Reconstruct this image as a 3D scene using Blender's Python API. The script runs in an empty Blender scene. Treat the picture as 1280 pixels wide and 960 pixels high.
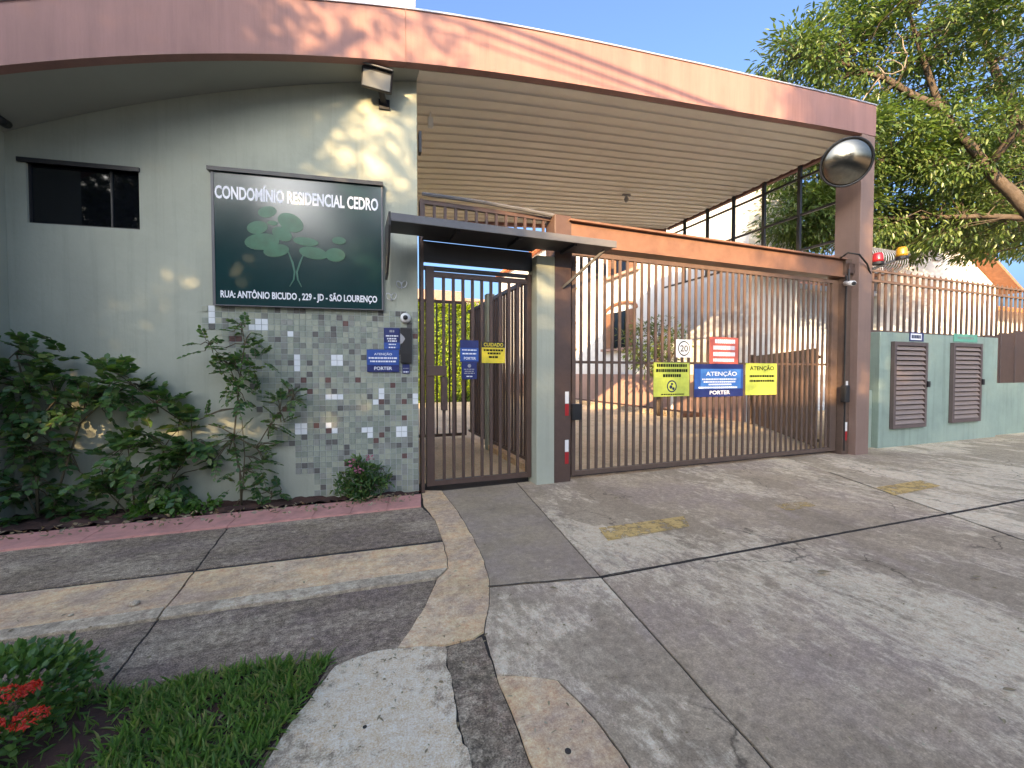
import bpy, math, random
import numpy as np
from mathutils import Vector, Matrix, noise as mnoise

random.seed(7); rng = np.random.default_rng(7)
scene = bpy.context.scene
COL = scene.collection
R = math.radians

# ------------------------------------------------------------------ camera
F = 530.0; YAW = R(20.5); PITCH = math.atan(14 / 530.0); CAMZ = 1.2
cam = bpy.data.cameras.new('camera'); camo = bpy.data.objects.new('camera', cam); COL.objects.link(camo)
cam.sensor_width = 36; cam.lens = F / 1280 * 36; cam.clip_start = 0.05; cam.clip_end = 2000
camo.location = (0, 0, CAMZ); camo.rotation_euler = (R(90) - PITCH, 0, -YAW)
scene.camera = camo
# ------------------------------------------------------------------ light
SUN_AZ = R(36); SUN_EL = R(17)
SDIR = Vector((-math.sin(SUN_AZ) * math.cos(SUN_EL), -math.cos(SUN_AZ) * math.cos(SUN_EL), math.sin(SUN_EL)))
world = bpy.data.worlds.new('World'); scene.world = world; world.use_nodes = True
wn = world.node_tree.nodes; wl = world.node_tree.links; wn.clear()
sky = wn.new('ShaderNodeTexSky'); sky.sky_type = 'NISHITA'; sky.sun_disc = False
sky.sun_elevation = SUN_EL; sky.sun_rotation = math.atan2(SDIR.x, SDIR.y)
sky.air_density = 0.85; sky.dust_density = 8.0; sky.ozone_density = 9.0; sky.altitude = 0
bg = wn.new('ShaderNodeBackground'); bg.inputs['Strength'].default_value = 0.15
wo = wn.new('ShaderNodeOutputWorld'); wl.new(sky.outputs[0], bg.inputs[0]); wl.new(bg.outputs[0], wo.inputs[0])
sun = bpy.data.lights.new('sun', 'SUN'); sun.energy = 2.6; sun.angle = R(0.5); sun.color = (1.0, 0.84, 0.64)
suno = bpy.data.objects.new('sun', sun); COL.objects.link(suno)
suno.rotation_euler = SDIR.to_track_quat('Z', 'Y').to_euler(); suno.location = (-20, -20, 20)
scene.view_settings.view_transform = 'Standard'; scene.view_settings.look = 'None'
scene.view_settings.exposure = 2.5; scene.view_settings.use_white_balance = True; scene.view_settings.white_balance_temperature = 10500; scene.view_settings.white_balance_tint = 13; scene.view_settings.gamma = 1.0
scene.render.engine = 'CYCLES'; scene.cycles.max_bounces = 8

# ------------------------------------------------------------------ survey helpers: photo measurements -> metres on real planes
_f = Vector((math.sin(YAW) * math.cos(PITCH), math.cos(YAW) * math.cos(PITCH), -math.sin(PITCH)))
_r = Vector((math.cos(YAW), -math.sin(YAW), 0)); _u = _r.cross(_f)
CAM = Vector((0, 0, CAMZ))
def ray(px, py): return _f + _r * ((px - 640) / F) + _u * ((480 - py) / F)
def onY(px, py, Y): d = ray(px, py); return CAM + d * (Y / d.y)
def onX(px, py, X): d = ray(px, py); return CAM + d * (X / d.x)
def onZ(px, py, z=0.0): d = ray(px, py); return CAM + d * ((z - CAMZ) / d.z)
def at(px, py, t): return CAM + ray(px, py) * t
WA = R(-7.9); W0 = Vector((0.60, 4.25, 0))          # sign wall: right-hand end, runs back to the left
WM = Matrix.Translation(W0) @ Matrix.Rotation(WA, 4, 'Z'); WMI = WM.inverted()
def onW(px, py):
    o = WMI @ CAM; d = WMI.to_3x3() @ ray(px, py); p = o + d * (-o.y / d.y); return p.x, p.z

def onWd(px, py, d):
    o = WMI @ CAM; v = WMI.to_3x3() @ ray(px, py); p = o + v * ((-d - o.y) / v.y); return WM @ p

# ------------------------------------------------------------------ materials
def N(nt, t, **k):
    n = nt.nodes.new(t)
    for a, b in k.items(): setattr(n, a, b)
    return n
def newmat(name):
    m = bpy.data.materials.new(name); m.use_nodes = True; nt = m.node_tree; nt.nodes.clear()
    o = N(nt, 'ShaderNodeOutputMaterial'); b = N(nt, 'ShaderNodeBsdfPrincipled'); nt.links.new(b.outputs[0], o.inputs[0])
    return m, nt, b, o
def c4(c): return (c[0], c[1], c[2], 1)
def noise_n(nt, scale, detail=6, rough=.6, vec=None, dist=0):
    n = N(nt, 'ShaderNodeTexNoise'); n.inputs['Scale'].default_value = scale; n.inputs['Detail'].default_value = detail
    n.inputs['Roughness'].default_value = rough; n.inputs['Distortion'].default_value = dist
    if vec is not None: nt.links.new(vec, n.inputs['Vector'])
    return n.outputs['Fac']
def ramp(nt, fac, stops):
    r = N(nt, 'ShaderNodeValToRGB'); nt.links.new(fac, r.inputs[0])
    e = r.color_ramp.elements
    while len(e) < len(stops): e.new(.5)
    for i, (p, c) in enumerate(stops):
        e[i].position = p; e[i].color = c4(c) if hasattr(c, '__len__') else (c, c, c, 1)
    return r.outputs[0]
def mix(nt, fac, a, b, mode='MIX'):
    m = N(nt, 'ShaderNodeMix', data_type='RGBA', blend_type=mode)
    for i, v in ((0, fac), (6, a), (7, b)):
        if isinstance(v, (int, float)): m.inputs[i].default_value = v
        elif isinstance(v, tuple): m.inputs[i].default_value = c4(v)
        else: nt.links.new(v, m.inputs[i])
    return m.outputs[2]
def bump(nt, b, h, strength, dist=.01):
    n = N(nt, 'ShaderNodeBump'); n.inputs['Strength'].default_value = strength; n.inputs['Distance'].default_value = dist
    nt.links.new(h, n.inputs['Height']); nt.links.new(n.outputs[0], b.inputs['Normal'])
def coords(nt, sc=(1, 1, 1)):
    t = N(nt, 'ShaderNodeTexCoord'); m = N(nt, 'ShaderNodeMapping'); m.inputs['Scale'].default_value = sc
    nt.links.new(t.outputs['Object'], m.inputs[0]); return m.outputs[0]
def paint(name, c, rough=.5, var=.12, scale=6, bumps=.05, metal=0, dirt=None, spec=.5, bscale=60, streak=False, wear=0):
    m, nt, b, o = newmat(name); v = coords(nt, (1, 1, .15) if streak else (1, 1, 1))
    n = noise_n(nt, scale, 8, .65, v)
    col = ramp(nt, n, [(.25, tuple(x * (1 - var) for x in c)), (.75, tuple(min(1, x * (1 + var)) for x in c))])
    if dirt:
        d = noise_n(nt, scale * .45, 9, .7, coords(nt, (4, 4, .22) if streak else (1, 1, 1)))
        col = mix(nt, ramp(nt, d, [(.5, 0), (.72, .75)]), col, dirt)
    if wear:
        w1 = noise_n(nt, 2.2, 8, .7, coords(nt, (5, 5, .25))); w2 = noise_n(nt, 1.1, 6, .65, coords(nt))
        col = mix(nt, ramp(nt, w1, [(.5, 0), (.75, wear)]), col, tuple(x * .55 for x in c)); col = mix(nt, ramp(nt, w2, [(.45, 0), (.7, wear)]), col, tuple(min(1, x * 1.3) for x in c))
    nt.links.new(col, b.inputs['Base Color']); b.inputs['Roughness'].default_value = rough; b.inputs['Metallic'].default_value = metal
    b.inputs['Specular IOR Level'].default_value = spec
    if bumps: bump(nt, b, noise_n(nt, bscale, 4, .6, coords(nt)), bumps, .01)
    return m
def concrete(name, base, dark, light, s1=.9, s2=7, lightamt=.5, crack=0, stretch=None, bumps=.35, rough=.88, red=None, speck=.35, peel=0, grain=.5):
    base, dark, light = [(c[0] * 1.16, c[1], c[2] * .76) for c in (base, dark, light)]
    m, nt, b, o = newmat(name); v = coords(nt)
    col = ramp(nt, noise_n(nt, s1, 12, .72, v, .1), [(.32, dark), (.5, base), (.72, tuple(min(1, x * 1.22) for x in base))])
    if red:
        col = mix(nt, ramp(nt, noise_n(nt, s1 * 1.9, 8, .68, coords(nt, (1, 1.3, 1)), .1), [(.42, 0), (.60, .8)]), col, red)
    sv = coords(nt, stretch) if stretch else v
    # worn pale laitance: broad zones broken into fine flecks
    area = noise_n(nt, s2 * .10, 4, .55, sv, .3); fine = noise_n(nt, s2 * 2.0, 10, .8, sv, .15)
    ad = N(nt, 'ShaderNodeMath', operation='MULTIPLY_ADD'); ad.inputs[1].default_value = 1.15; nt.links.new(area, ad.inputs[0]); nt.links.new(fine, ad.inputs[2])
    am = N(nt, 'ShaderNodeMath', operation='MULTIPLY'); am.inputs[1].default_value = .8; nt.links.new(ad.outputs[0], am.inputs[0])
    lo = .97 - .19 * lightamt
    col = mix(nt, ramp(nt, am.outputs[0], [(lo - .05, 0), (min(1, lo + .05), min(.9, .5 + .5 * lightamt))]), col, light)
    if peel:
        pz = noise_n(nt, 1.0, 12, .62, coords(nt, (1, .5, 1)), .15)
        col = mix(nt, ramp(nt, pz, [(.53, 0), (.545, peel)]), col, tuple(x * .80 for x in base))
    sp = noise_n(nt, 150, 4, .75, v)
    col = mix(nt, speck, col, ramp(nt, sp, [(.36, .2), (.5, .5), (.64, .86)]), 'OVERLAY')
    sp2 = noise_n(nt, 22, 12, .85, v)
    col = mix(nt, grain, col, ramp(nt, sp2, [(.36, .16), (.5, .5), (.64, .86)]), 'OVERLAY')
    st = noise_n(nt, 2.3, 10, .72, coords(nt, (1, .6, 1)), .15)
    col = mix(nt, ramp(nt, st, [(.55, 0), (.72, .6)]), col, tuple(x * .6 for x in dark))
    if crack:
        dv = N(nt, 'ShaderNodeVectorMath', operation='ADD'); nn = N(nt, 'ShaderNodeTexNoise'); nn.inputs['Scale'].default_value = 3.5; nn.inputs['Detail'].default_value = 8
        nt.links.new(v, nn.inputs['Vector']); sc = N(nt, 'ShaderNodeVectorMath', operation='SCALE'); sc.inputs['Scale'].default_value = .4
        nt.links.new(nn.outputs['Color'], sc.inputs[0]); nt.links.new(v, dv.inputs[0]); nt.links.new(sc.outputs[0], dv.inputs[1])
        vo = N(nt, 'ShaderNodeTexVoronoi', feature='DISTANCE_TO_EDGE'); vo.inputs['Scale'].default_value = .8; nt.links.new(dv.outputs[0], vo.inputs['Vector'])
        cr = ramp(nt, vo.outputs['Distance'], [(0, 1), (.006, 0)])
        gate = ramp(nt, noise_n(nt, .8, 3, .5, v), [(.5, 0), (.56, 1)])
        cm = mix(nt, 1.0, cr, gate, 'MULTIPLY')
        col = mix(nt, mix(nt, 1.0, cm, (crack, crack, crack), 'MULTIPLY'), col, tuple(x * .3 for x in dark))
    nt.links.new(col, b.inputs['Base Color']); b.inputs['Roughness'].default_value = rough
    b.inputs['Specular IOR Level'].default_value = .3
    bump(nt, b, sp2, bumps, .012)
    return m
def leafmat(name, cols, trans=.35, rough=.45, spec=.4):
    m, nt, b, o = newmat(name); g = N(nt, 'ShaderNodeNewGeometry')
    col = ramp(nt, g.outputs['Random Per Island'], [(i / max(1, len(cols) - 1), c) for i, c in enumerate(cols)])
    nt.links.new(col, b.inputs['Base Color']); b.inputs['Roughness'].default_value = rough; b.inputs['Specular IOR Level'].default_value = spec
    t = N(nt, 'ShaderNodeBsdfTranslucent'); nt.links.new(mix(nt, 1.0, col, (1.5, 1.6, .7), 'MULTIPLY'), t.inputs[0])
    ms = N(nt, 'ShaderNodeMixShader'); ms.inputs[0].default_value = trans
    nt.links.new(b.outputs[0], ms.inputs[1]); nt.links.new(t.outputs[0], ms.inputs[2]); nt.links.new(ms.outputs[0], o.inputs[0])
    return m
def plain(name, c, rough=.5, metal=0, spec=.5, emit=0, coat=0):
    m, nt, b, o = newmat(name); b.inputs['Base Color'].default_value = c4(c); b.inputs['Roughness'].default_value = rough
    b.inputs['Metallic'].default_value = metal; b.inputs['Specular IOR Level'].default_value = spec; b.inputs['Coat Weight'].default_value = coat
    return m
def islands(name, cols, rough=.4, bumps=0, spec=.5):
    m, nt, b, o = newmat(name); g = N(nt, 'ShaderNodeNewGeometry')
    r = N(nt, 'ShaderNodeValToRGB'); r.color_ramp.interpolation = 'CONSTANT'; nt.links.new(g.outputs['Random Per Island'], r.inputs[0])
    e = r.color_ramp.elements
    while len(e) < len(cols): e.new(.5)
    for i, (p, c) in enumerate(cols): e[i].position = p; e[i].color = c4(c)
    n = noise_n(nt, 25, 5, .6, coords(nt))
    nt.links.new(mix(nt, .35, r.outputs[0], ramp(nt, n, [(.3, .35), (.7, .65)]), 'OVERLAY'), b.inputs['Base Color'])
    b.inputs['Roughness'].default_value = rough; b.inputs['Specular IOR Level'].default_value = spec
    return m

M = {}
M['mint'] = paint('mint_plaster', (.38, .40, .32), .8, .10, 1.6, .3, dirt=(.325, .345, .275), bscale=22, wear=.35)
M['mint_block'] = paint('mint_block_plaster', (.235, .315, .265), .8, .14, 2.5, .25, dirt=(.26, .275, .215), bscale=22, wear=.6)
M['soffit_plaster'] = paint('soffit_plaster', (.29, .31, .28), .85, .06, 2, .05)
M['fascia'] = paint('fascia_pink', (.30, .152, .132), .7, .16, 5, .12, dirt=(.235, .12, .108), streak=True, wear=.4)
M['column'] = paint('column_brown', (.235, .145, .115), .6, .10, 4, .06, dirt=(.21, .13, .105), wear=.4)
M['board'] = paint('soffit_board', (.80, .745, .64), .45, .06, 5, .02)
M['flashing'] = plain('zinc_flashing', (.6, .6, .6), .4, .6)
M['brown'] = paint('brown_metal', (.10, .058, .045), .42, .16, 9, .06, dirt=(.075, .044, .036))
M['gate_brown'] = paint('gate_brown_metal', (.115, .072, .054), .5, .2, 9, .1, dirt=(.085, .053, .042))
M['beam'] = paint('beam_brown', (.20, .10, .065), .5, .22, 7, .08, dirt=(.15, .075, .05))
M['darkmetal'] = paint('dark_metal', (.028, .026, .026), .45, .2, 9, .04)
M['awning'] = paint('awning_charcoal', (.035, .033, .034), .5, .15, 5, .03)
M['awning_edge'] = paint('awning_edge_metal', (.13, .13, .135), .45, .12, 6, .03)
M['black'] = plain('black_plastic', (.015, .015, .016), .45)
M['glassdark'] = plain('dark_window_glass', (.004, .005, .007), .04, 0, .6)
M['frame_dark'] = plain('dark_frame', (.022, .022, .024), .4)
M['grey_plastic'] = plain('grey_plastic', (.35, .35, .36), .5)
M['white'] = plain('white_plastic', (.78, .78, .76), .45)
M['signgreen'] = paint('sign_dark_green', (.004, .038, .040), .16, .1, 3, .0, spec=.6)
M['signleaf'] = paint('sign_leaf_green', (.012, .125, .068), .3, .3, 9, .0)
M['signtrunk'] = plain('sign_trunk_green', (.03, .16, .11), .3)
M['signwhite'] = plain('sign_white', (.80, .82, .85), .35)
M['signblue'] = paint('sign_blue', (.012, .085, .33), 0.4, .16, 14, .03)
M['signnavy'] = paint('sign_navy', (.012, .026, .13), 0.4, .16, 14, .03)
M['signmid'] = paint('sign_light_blue', (.03, .18, .50), 0.4, .16, 14, .03)
M['signyg'] = paint('sign_yellow_green', (.48, .55, .10), 0.5, .16, 14, .03)
M['signyellow'] = paint('sign_yellow', (.68, .54, .05), 0.5, .16, 14, .03)
M['signred'] = paint('sign_red', (.58, .12, .09), 0.5, .16, 14, .03)
M['ink'] = plain('dark_ink', (.010, .016, .008), .8, 0, .2)
M['inkblue'] = plain('ink_blue', (.012, .03, .08), .8, 0, .2)
M['signteal'] = plain('sign_teal', (.10, .40, .28), .4)
M['grout'] = paint('tile_grout', (.40, .44, .42), .85, .06, 8, .03)
M['tile'] = islands('mosaic_glaze', [(0, (0.246, 0.284, 0.234)), (.18, (0.302, 0.336, 0.275)), (.36, (0.336, 0.367, 0.293)), (.55, (0.280, 0.294, 0.261)), (.68, (0.381, 0.399, 0.315)), (.82, (0.213, 0.221, 0.194)), (.91, (0.134, 0.131, 0.122)), (.97, (0.157, 0.089, 0.081))], .22)
M['tilewhite'] = plain('white_glaze', (.78, .82, .82), .15)
M['drive'] = concrete('driveway_concrete', (.40, .34, .295), (.21, .178, .155), (.68, .63, .57), .55, 6, .5, .85, (1, .45, 1), .4, .8, red=(.40, .29, .22), peel=.8, grain=.5)
M['drive2'] = concrete('driveway_concrete_pale', (.40, .345, .30), (.23, .195, .17), (.70, .65, .60), .6, 6, .6, .8, (1.1, .5, 1), .4, .8, red=(.42, .31, .235), peel=.7, grain=.55)
M['drive3'] = concrete('driveway_concrete_smooth', (.34, .295, .255), (.24, .205, .18), (.54, .48, .42), .7, 5, .2, .3, None, .3, .7, red=(.36, .27, .21), grain=.4)
M['walk'] = concrete('rough_dark_walk', (.255, .215, .19), (.13, .112, .10), (.46, .41, .37), 1.3, 16, .3, .0, (.6, 1.1, 1), 1.0, .95, red=(.27, .19, .15), speck=.9, grain=1.0)
M['beige'] = concrete('beige_cement', (.66, .50, .365), (.47, .355, .26), (.75, .63, .51), 1.7, 6, .25, .3, None, .35, .85, red=(.50, .34, .245), grain=.55)
M['lip'] = concrete('grey_cement_lip', (.42, .375, .34), (.26, .23, .21), (.6, .56, .52), 2.2, 8, .4, 0, None, .5, grain=.8)
M['white_slab'] = concrete('weathered_pale_concrete', (.42, .365, .315), (.24, .20, .175), (.74, .70, .65), 1.6, 9, .66, .4, None, .7, .9, red=(.42, .30, .215), speck=.6, grain=.6)
M['channel'] = concrete('mossy_channel_concrete', (.24, .205, .18), (.10, .09, .08), (.46, .42, .38), 2.4, 9, .5, 0, None, .9, .95, red=(.30, .2, .14), speck=.8, grain=1.0)
M['kerb'] = paint('pink_kerb_paint', (.66, .295, .245), .75, .2, 9, .3, dirt=(.40, .19, .165), bscale=50)
M['soil'] = paint('red_soil', (.075, .033, .024), .95, .4, 9, .9, dirt=(.035, .02, .015), bscale=35)
M['dirt'] = paint('joint_dirt', (.045, .036, .03), .95, .3, 9, .3)
M['asphalt'] = concrete('asphalt', (.05, .048, .048), (.03, .03, .03), (.09, .088, .085), .8, 9, .2, .4, None, .5)
M['earth'] = concrete('grey_ground', (.20, .175, .155), (.12, .105, .095), (.30, .27, .25), .5, 5, .2, 0)
M['inner_road'] = concrete('inner_paving', (.60, .51, .44), (.45, .38, .33), (.7, .63, .56), .7, 6, .35, .3, None, .3)
M['house_white'] = paint('white_house_plaster', (.72, .70, .66), .85, .05, 2, .06)
M['house_shaded'] = paint('shaded_white_plaster', (.60, .66, .72), .85, .05, 2, .06)  # white plaster with its bluish shade put into the colour
M['house_cream'] = paint('cream_plaster', (.62, .55, .44), .85, .08, 2, .06)
M['rooftile'] = paint('terracotta', (.52, .16, .07), .8, .25, 6, .2, dirt=(.30, .12, .07))
M['rooftile_old'] = paint('old_terracotta', (.30, .13, .075), .85, .3, 6, .2, dirt=(.17, .09, .06))
M['shutter'] = paint('brown_shutter', (.26, .12, .07), .6, .12, 8, .03)
M['pinkbase'] = paint('pink_plinth', (.42, .26, .21), .85, .1, 3, .06)
M['bark'] = paint('bark', (.075, .054, .04), .95, .4, 12, 1.0, dirt=(.04, .03, .024), bscale=24)
M['barkpale'] = paint('pale_bark', (.19, .15, .115), .95, .3, 12, .6, bscale=30)
M['stem'] = paint('green_brown_stem', (.12, .095, .055), .8, .3, 15, .3)
M['leaf_tree'] = leafmat('tree_leaf', [(.045, .095, .03), (.08, .14, .042), (.15, .20, .065), (.05, .105, .045)], .35, .35, .6)
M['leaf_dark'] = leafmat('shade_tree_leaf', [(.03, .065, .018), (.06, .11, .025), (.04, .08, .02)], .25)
M['leaf_vine'] = leafmat('wall_shrub_leaf', [(.035, .105, .04), (.055, .15, .05), (.105, .21, .058), (.042, .12, .052), (.15, .20, .06)], .35, .4)
M['leaf_bright'] = leafmat('bright_leaf', [(.05, .15, .025), (.08, .20, .035), (.04, .12, .02)], .3, .4)
M['leaf_ixora'] = leafmat('ixora_leaf', [(.045, .13, .035), (.075, .19, .05), (.15, .25, .07)], .3, .3, .5)
M['leaf_hedge'] = leafmat('hedge_leaf', [(.12, .20, .015), (.20, .26, .02), (.09, .16, .015)], .35)
M['petal'] = leafmat('red_petal', [(.62, .035, .02), (.75, .07, .04), (.55, .02, .02)], .2, .5)
M['petal_pink'] = leafmat('pink_petal', [(.45, .12, .20), (.55, .2, .3)], .2, .5)
M['grass'] = leafmat('grass_blade', [(.09, .22, .06), (.13, .29, .075), (.19, .34, .10), (.32, .33, .16)], .45, .5)
M['fallen'] = leafmat('fallen_leaf', [(.32, .26, .16), (.22, .15, .08), (.40, .36, .26)], .1, .7)
M['red_lens'] = plain('red_lens', (.60, .02, .025), .3, 0, .6, coat=.5)
M['amber_lens'] = plain('amber_lens', (.62, .31, .02), .3, 0, .6, coat=.5)
M['mirror'] = plain('convex_mirror', (.27, .245, .20), .2, 1.0)
M['lens'] = plain('floodlight_glass', (.33, .34, .33), .15, .3)
M['wire'] = plain('galvanised_wire', (.55, .57, .6), .35, .8)
M['reflect_red'] = plain('reflector_red', (.42, .02, .025), .3)
M['cable'] = plain('black_cable', (.012, .012, .012), .6)
M['greypole'] = paint('concrete_pole', (.3, .29, .28), .9, .1, 5, .2)
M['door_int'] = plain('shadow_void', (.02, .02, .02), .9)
M['louvre'] = paint('louvre_slat_paint', (.25, .185, .155), .5, .12, 8, .05)
M['louvre_frame'] = paint('louvre_frame_paint', (.12, .085, .078), .5, .12, 8, .05)
def yellowmat():
    m, nt, b, o = newmat('worn_yellow_paint'); v = coords(nt)
    n = noise_n(nt, 9, 12, .75, v); nt.links.new(ramp(nt, noise_n(nt, 20, 6, .7, v), [(.3, (.52, .31, .10)), (.7, (.74, .50, .20))]), b.inputs['Base Color'])
    b.inputs['Roughness'].default_value = .85
    t = N(nt, 'ShaderNodeBsdfTransparent'); ms = N(nt, 'ShaderNodeMixShader')
    nt.links.new(ramp(nt, n, [(.40, .05), (.50, .95)]), ms.inputs[0]); nt.links.new(t.outputs[0], ms.inputs[1]); nt.links.new(b.outputs[0], ms.inputs[2])
    nt.links.new(ms.outputs[0], o.inputs[0]); return m
M['yellow'] = yellowmat()
def faintyellow():
    m = M['yellow'].copy(); m.name = 'faded_yellow_paint'
    for n in m.node_tree.nodes:
        if n.type == 'VALTORGB' and n.color_ramp.elements[1].color[0] > .9 and n.color_ramp.elements[0].color[0] < .1: n.color_ramp.elements[0].position = .46; n.color_ramp.elements[1].position = .62
    return m
M['yellow_faint'] = faintyellow()

# ------------------------------------------------------------------ mesh helpers
class MB:
    def __init__(s): s.v = []; s.f = []
    def add(s, vs, fs):
        k = len(s.v); s.v += [tuple(v) for v in vs]; s.f += [tuple(i + k for i in f) for f in fs]; return s
    def box(s, x0, x1, y0, y1, z0, z1, M4=None):
        vs = [Vector((x, y, z)) for z in (z0, z1) for y in (y0, y1) for x in (x0, x1)]
        if M4: vs = [M4 @ v for v in vs]
        return s.add(vs, [(0, 2, 3, 1), (4, 5, 7, 6), (0, 1, 5, 4), (2, 6, 7, 3), (0, 4, 6, 2), (1, 3, 7, 5)])
    def tube(s, pts, rads, n=8, cap=True):
        pts = [Vector(p) for p in pts]; k = len(pts)
        if not hasattr(rads, '__len__'): rads = [rads] * k
        vs = []; up = Vector((0, 0, 1)); prev = None
        for i, p in enumerate(pts):
            d = (pts[min(i + 1, k - 1)] - pts[max(i - 1, 0)]).normalized()
            a = prev if prev is not None else (d.cross(up) if abs(d.z) < .95 else d.cross(Vector((1, 0, 0))))
            a = (a - d * a.dot(d)).normalized(); b = d.cross(a); prev = a
            for j in range(n):
                t = 2 * math.pi * j / n; vs.append(p + (a * math.cos(t) + b * math.sin(t)) * rads[i])
        fs = [(i * n + j, i * n + (j + 1) % n, (i + 1) * n + (j + 1) % n, (i + 1) * n + j) for i in range(k - 1) for j in range(n)]
        if cap: fs += [tuple(reversed(range(n))), tuple((k - 1) * n + j for j in range(n))]
        return s.add(vs, fs)
    def bar(s, p, q, w, h, up=(0, 0, 1)):      # rectangular bar between two points
        p, q = Vector(p), Vector(q); d = (q - p).normalized(); up = Vector(up)
        a = d.cross(up).normalized(); b = a.cross(d)
        vs = [e + a * (sx * w / 2) + b * (sz * h / 2) for e in (p, q) for sx, sz in ((-1, -1), (1, -1), (1, 1), (-1, 1))]
        return s.add(vs, [(0, 1, 2, 3), (7, 6, 5, 4), (0, 4, 5, 1), (1, 5, 6, 2), (2, 6, 7, 3), (3, 7, 4, 0)])
    def prism(s, poly, z0, z1):                # xy polygon, counter-clockwise
        n = len(poly); vs = [(p[0], p[1], z0) for p in poly] + [(p[0], p[1], z1) for p in poly]
        return s.add(vs, [tuple(reversed(range(n))), tuple(range(n, 2 * n))] + [(i, (i + 1) % n, n + (i + 1) % n, n + i) for i in range(n)])
    def prismM(s, poly, d0, d1, M4):           # polygon in a local xz plane, extruded along local y
        n = len(poly); vs = [M4 @ Vector((p[0], d0, p[1])) for p in poly] + [M4 @ Vector((p[0], d1, p[1])) for p in poly]
        return s.add(vs, [tuple(range(n)), tuple(reversed(range(n, 2 * n)))] + [(i, n + i, n + (i + 1) % n, (i + 1) % n) for i in range(n)])
    def lathe(s, prof, n, M4):                 # profile (r, z) revolved about local z
        vs = [M4 @ Vector((r * math.cos(2 * math.pi * j / n), r * math.sin(2 * math.pi * j / n), z)) for r, z in prof for j in range(n)]
        k = len(prof)
        fs = [(i * n + j, i * n + (j + 1) % n, (i + 1) * n + (j + 1) % n, (i + 1) * n + j) for i in range(k - 1) for j in range(n)]
        fs += [tuple(reversed(range(n))), tuple((k - 1) * n + j for j in range(n))]
        return s.add(vs, fs)
    def grid(s, fn, nu, nv):
        vs = [fn(i / nu, j / nv) for j in range(nv + 1) for i in range(nu + 1)]
        return s.add(vs, [(j * (nu + 1) + i, j * (nu + 1) + i + 1, (j + 1) * (nu + 1) + i + 1, (j + 1) * (nu + 1) + i) for j in range(nv) for i in range(nu)])
def mesh_np(name, V, Fc):
    me = bpy.data.meshes.new(name); V = np.asarray(V, dtype=np.float32); Fc = np.asarray(Fc, dtype=np.int32)
    nf, k = Fc.shape
    me.vertices.add(len(V)); me.vertices.foreach_set('co', V.ravel())
    me.loops.add(nf * k); me.loops.foreach_set('vertex_index', Fc.ravel())
    me.polygons.add(nf); me.polygons.foreach_set('loop_start', np.arange(0, nf * k, k, dtype=np.int32))
    me.update(calc_edges=True); return me
PM = {}      # placement matrix of each thing
def pm(o): return PM.get(o.name, Matrix.Identity(4)) if o else Matrix.Identity(4)
def tag(o, label=None, cat=None, group=None, kind=None):
    for k, v in (('label', label), ('category', cat), ('group', group), ('kind', kind)):
        if v: o[k] = v
    return o
def thing(name, label, cat, loc=(0, 0, 0), rz=0, group=None, kind=None):
    o = bpy.data.objects.new(name, None); COL.objects.link(o); o.empty_display_size = .1
    o.location = loc; o.rotation_euler = (0, 0, rz); PM[o.name] = Matrix.Translation(Vector(loc)) @ Matrix.Rotation(rz, 4, 'Z')
    return tag(o, label, cat, group, kind)
def link(name, me, mat, parent=None, smooth=False, bevel=0):
    o = bpy.data.objects.new(name, me); COL.objects.link(o)
    if mat is not None and not me.materials: me.materials.append(M[mat] if isinstance(mat, str) else mat)
    if parent: o.parent = parent; PM[o.name] = pm(parent)
    if smooth: me.polygons.foreach_set('use_smooth', [True] * len(me.polygons))
    if bevel:
        b = o.modifiers.new('bevel', 'BEVEL'); b.width = bevel; b.segments = 2; b.limit_method = 'ANGLE'
    return o
def part(name, mb, mat, parent=None, smooth=False, bevel=0, local=False, label=None, kind=None):
    """mesh given in world coordinates (or the thing's own when local) -> child of parent"""
    vs = mb.v
    if parent and not local:
        I = pm(parent).inverted(); vs = [tuple(I @ Vector(v)) for v in vs]
    me = bpy.data.meshes.new(name); me.from_pydata(vs, [], mb.f); me.update()
    o = link(name, me, mat, parent, smooth, bevel)
    if label: o['label'] = label
    if kind: o['kind'] = kind
    return o
def part_np(name, V, Fc, mat, parent=None, smooth=False, kind=None):
    V = np.asarray(V, dtype=np.float64)
    if parent:
        I = np.array(pm(parent).inverted()); V = V @ I[:3, :3].T + I[:3, 3]
    o = link(name, mesh_np(name, V, Fc), mat, parent, smooth)
    if kind: o['kind'] = kind
    return o
def inst(name, me, parent, loc, rot=(0, 0, 0), scale=None):
    """piece sharing mesh data; loc in world, axes of the thing"""
    o = bpy.data.objects.new(name, me); COL.objects.link(o); o.parent = parent; PM[o.name] = pm(parent)
    o.location = pm(parent).inverted() @ Vector(loc); o.rotation_euler = rot
    if scale: o.scale = scale
    return o
def boxmesh(name, x0, x1, y0, y1, z0, z1, mat):
    me = bpy.data.meshes.new(name); mb = MB().box(x0, x1, y0, y1, z0, z1); me.from_pydata(mb.v, [], mb.f); me.materials.append(M[mat]); return me
def copy_tree(o, parent=None):
    c = o.copy(); COL.objects.link(c); c.parent = parent
    for ch in list(o.children): copy_tree(ch, c)
    return c
_tx = {}
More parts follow.
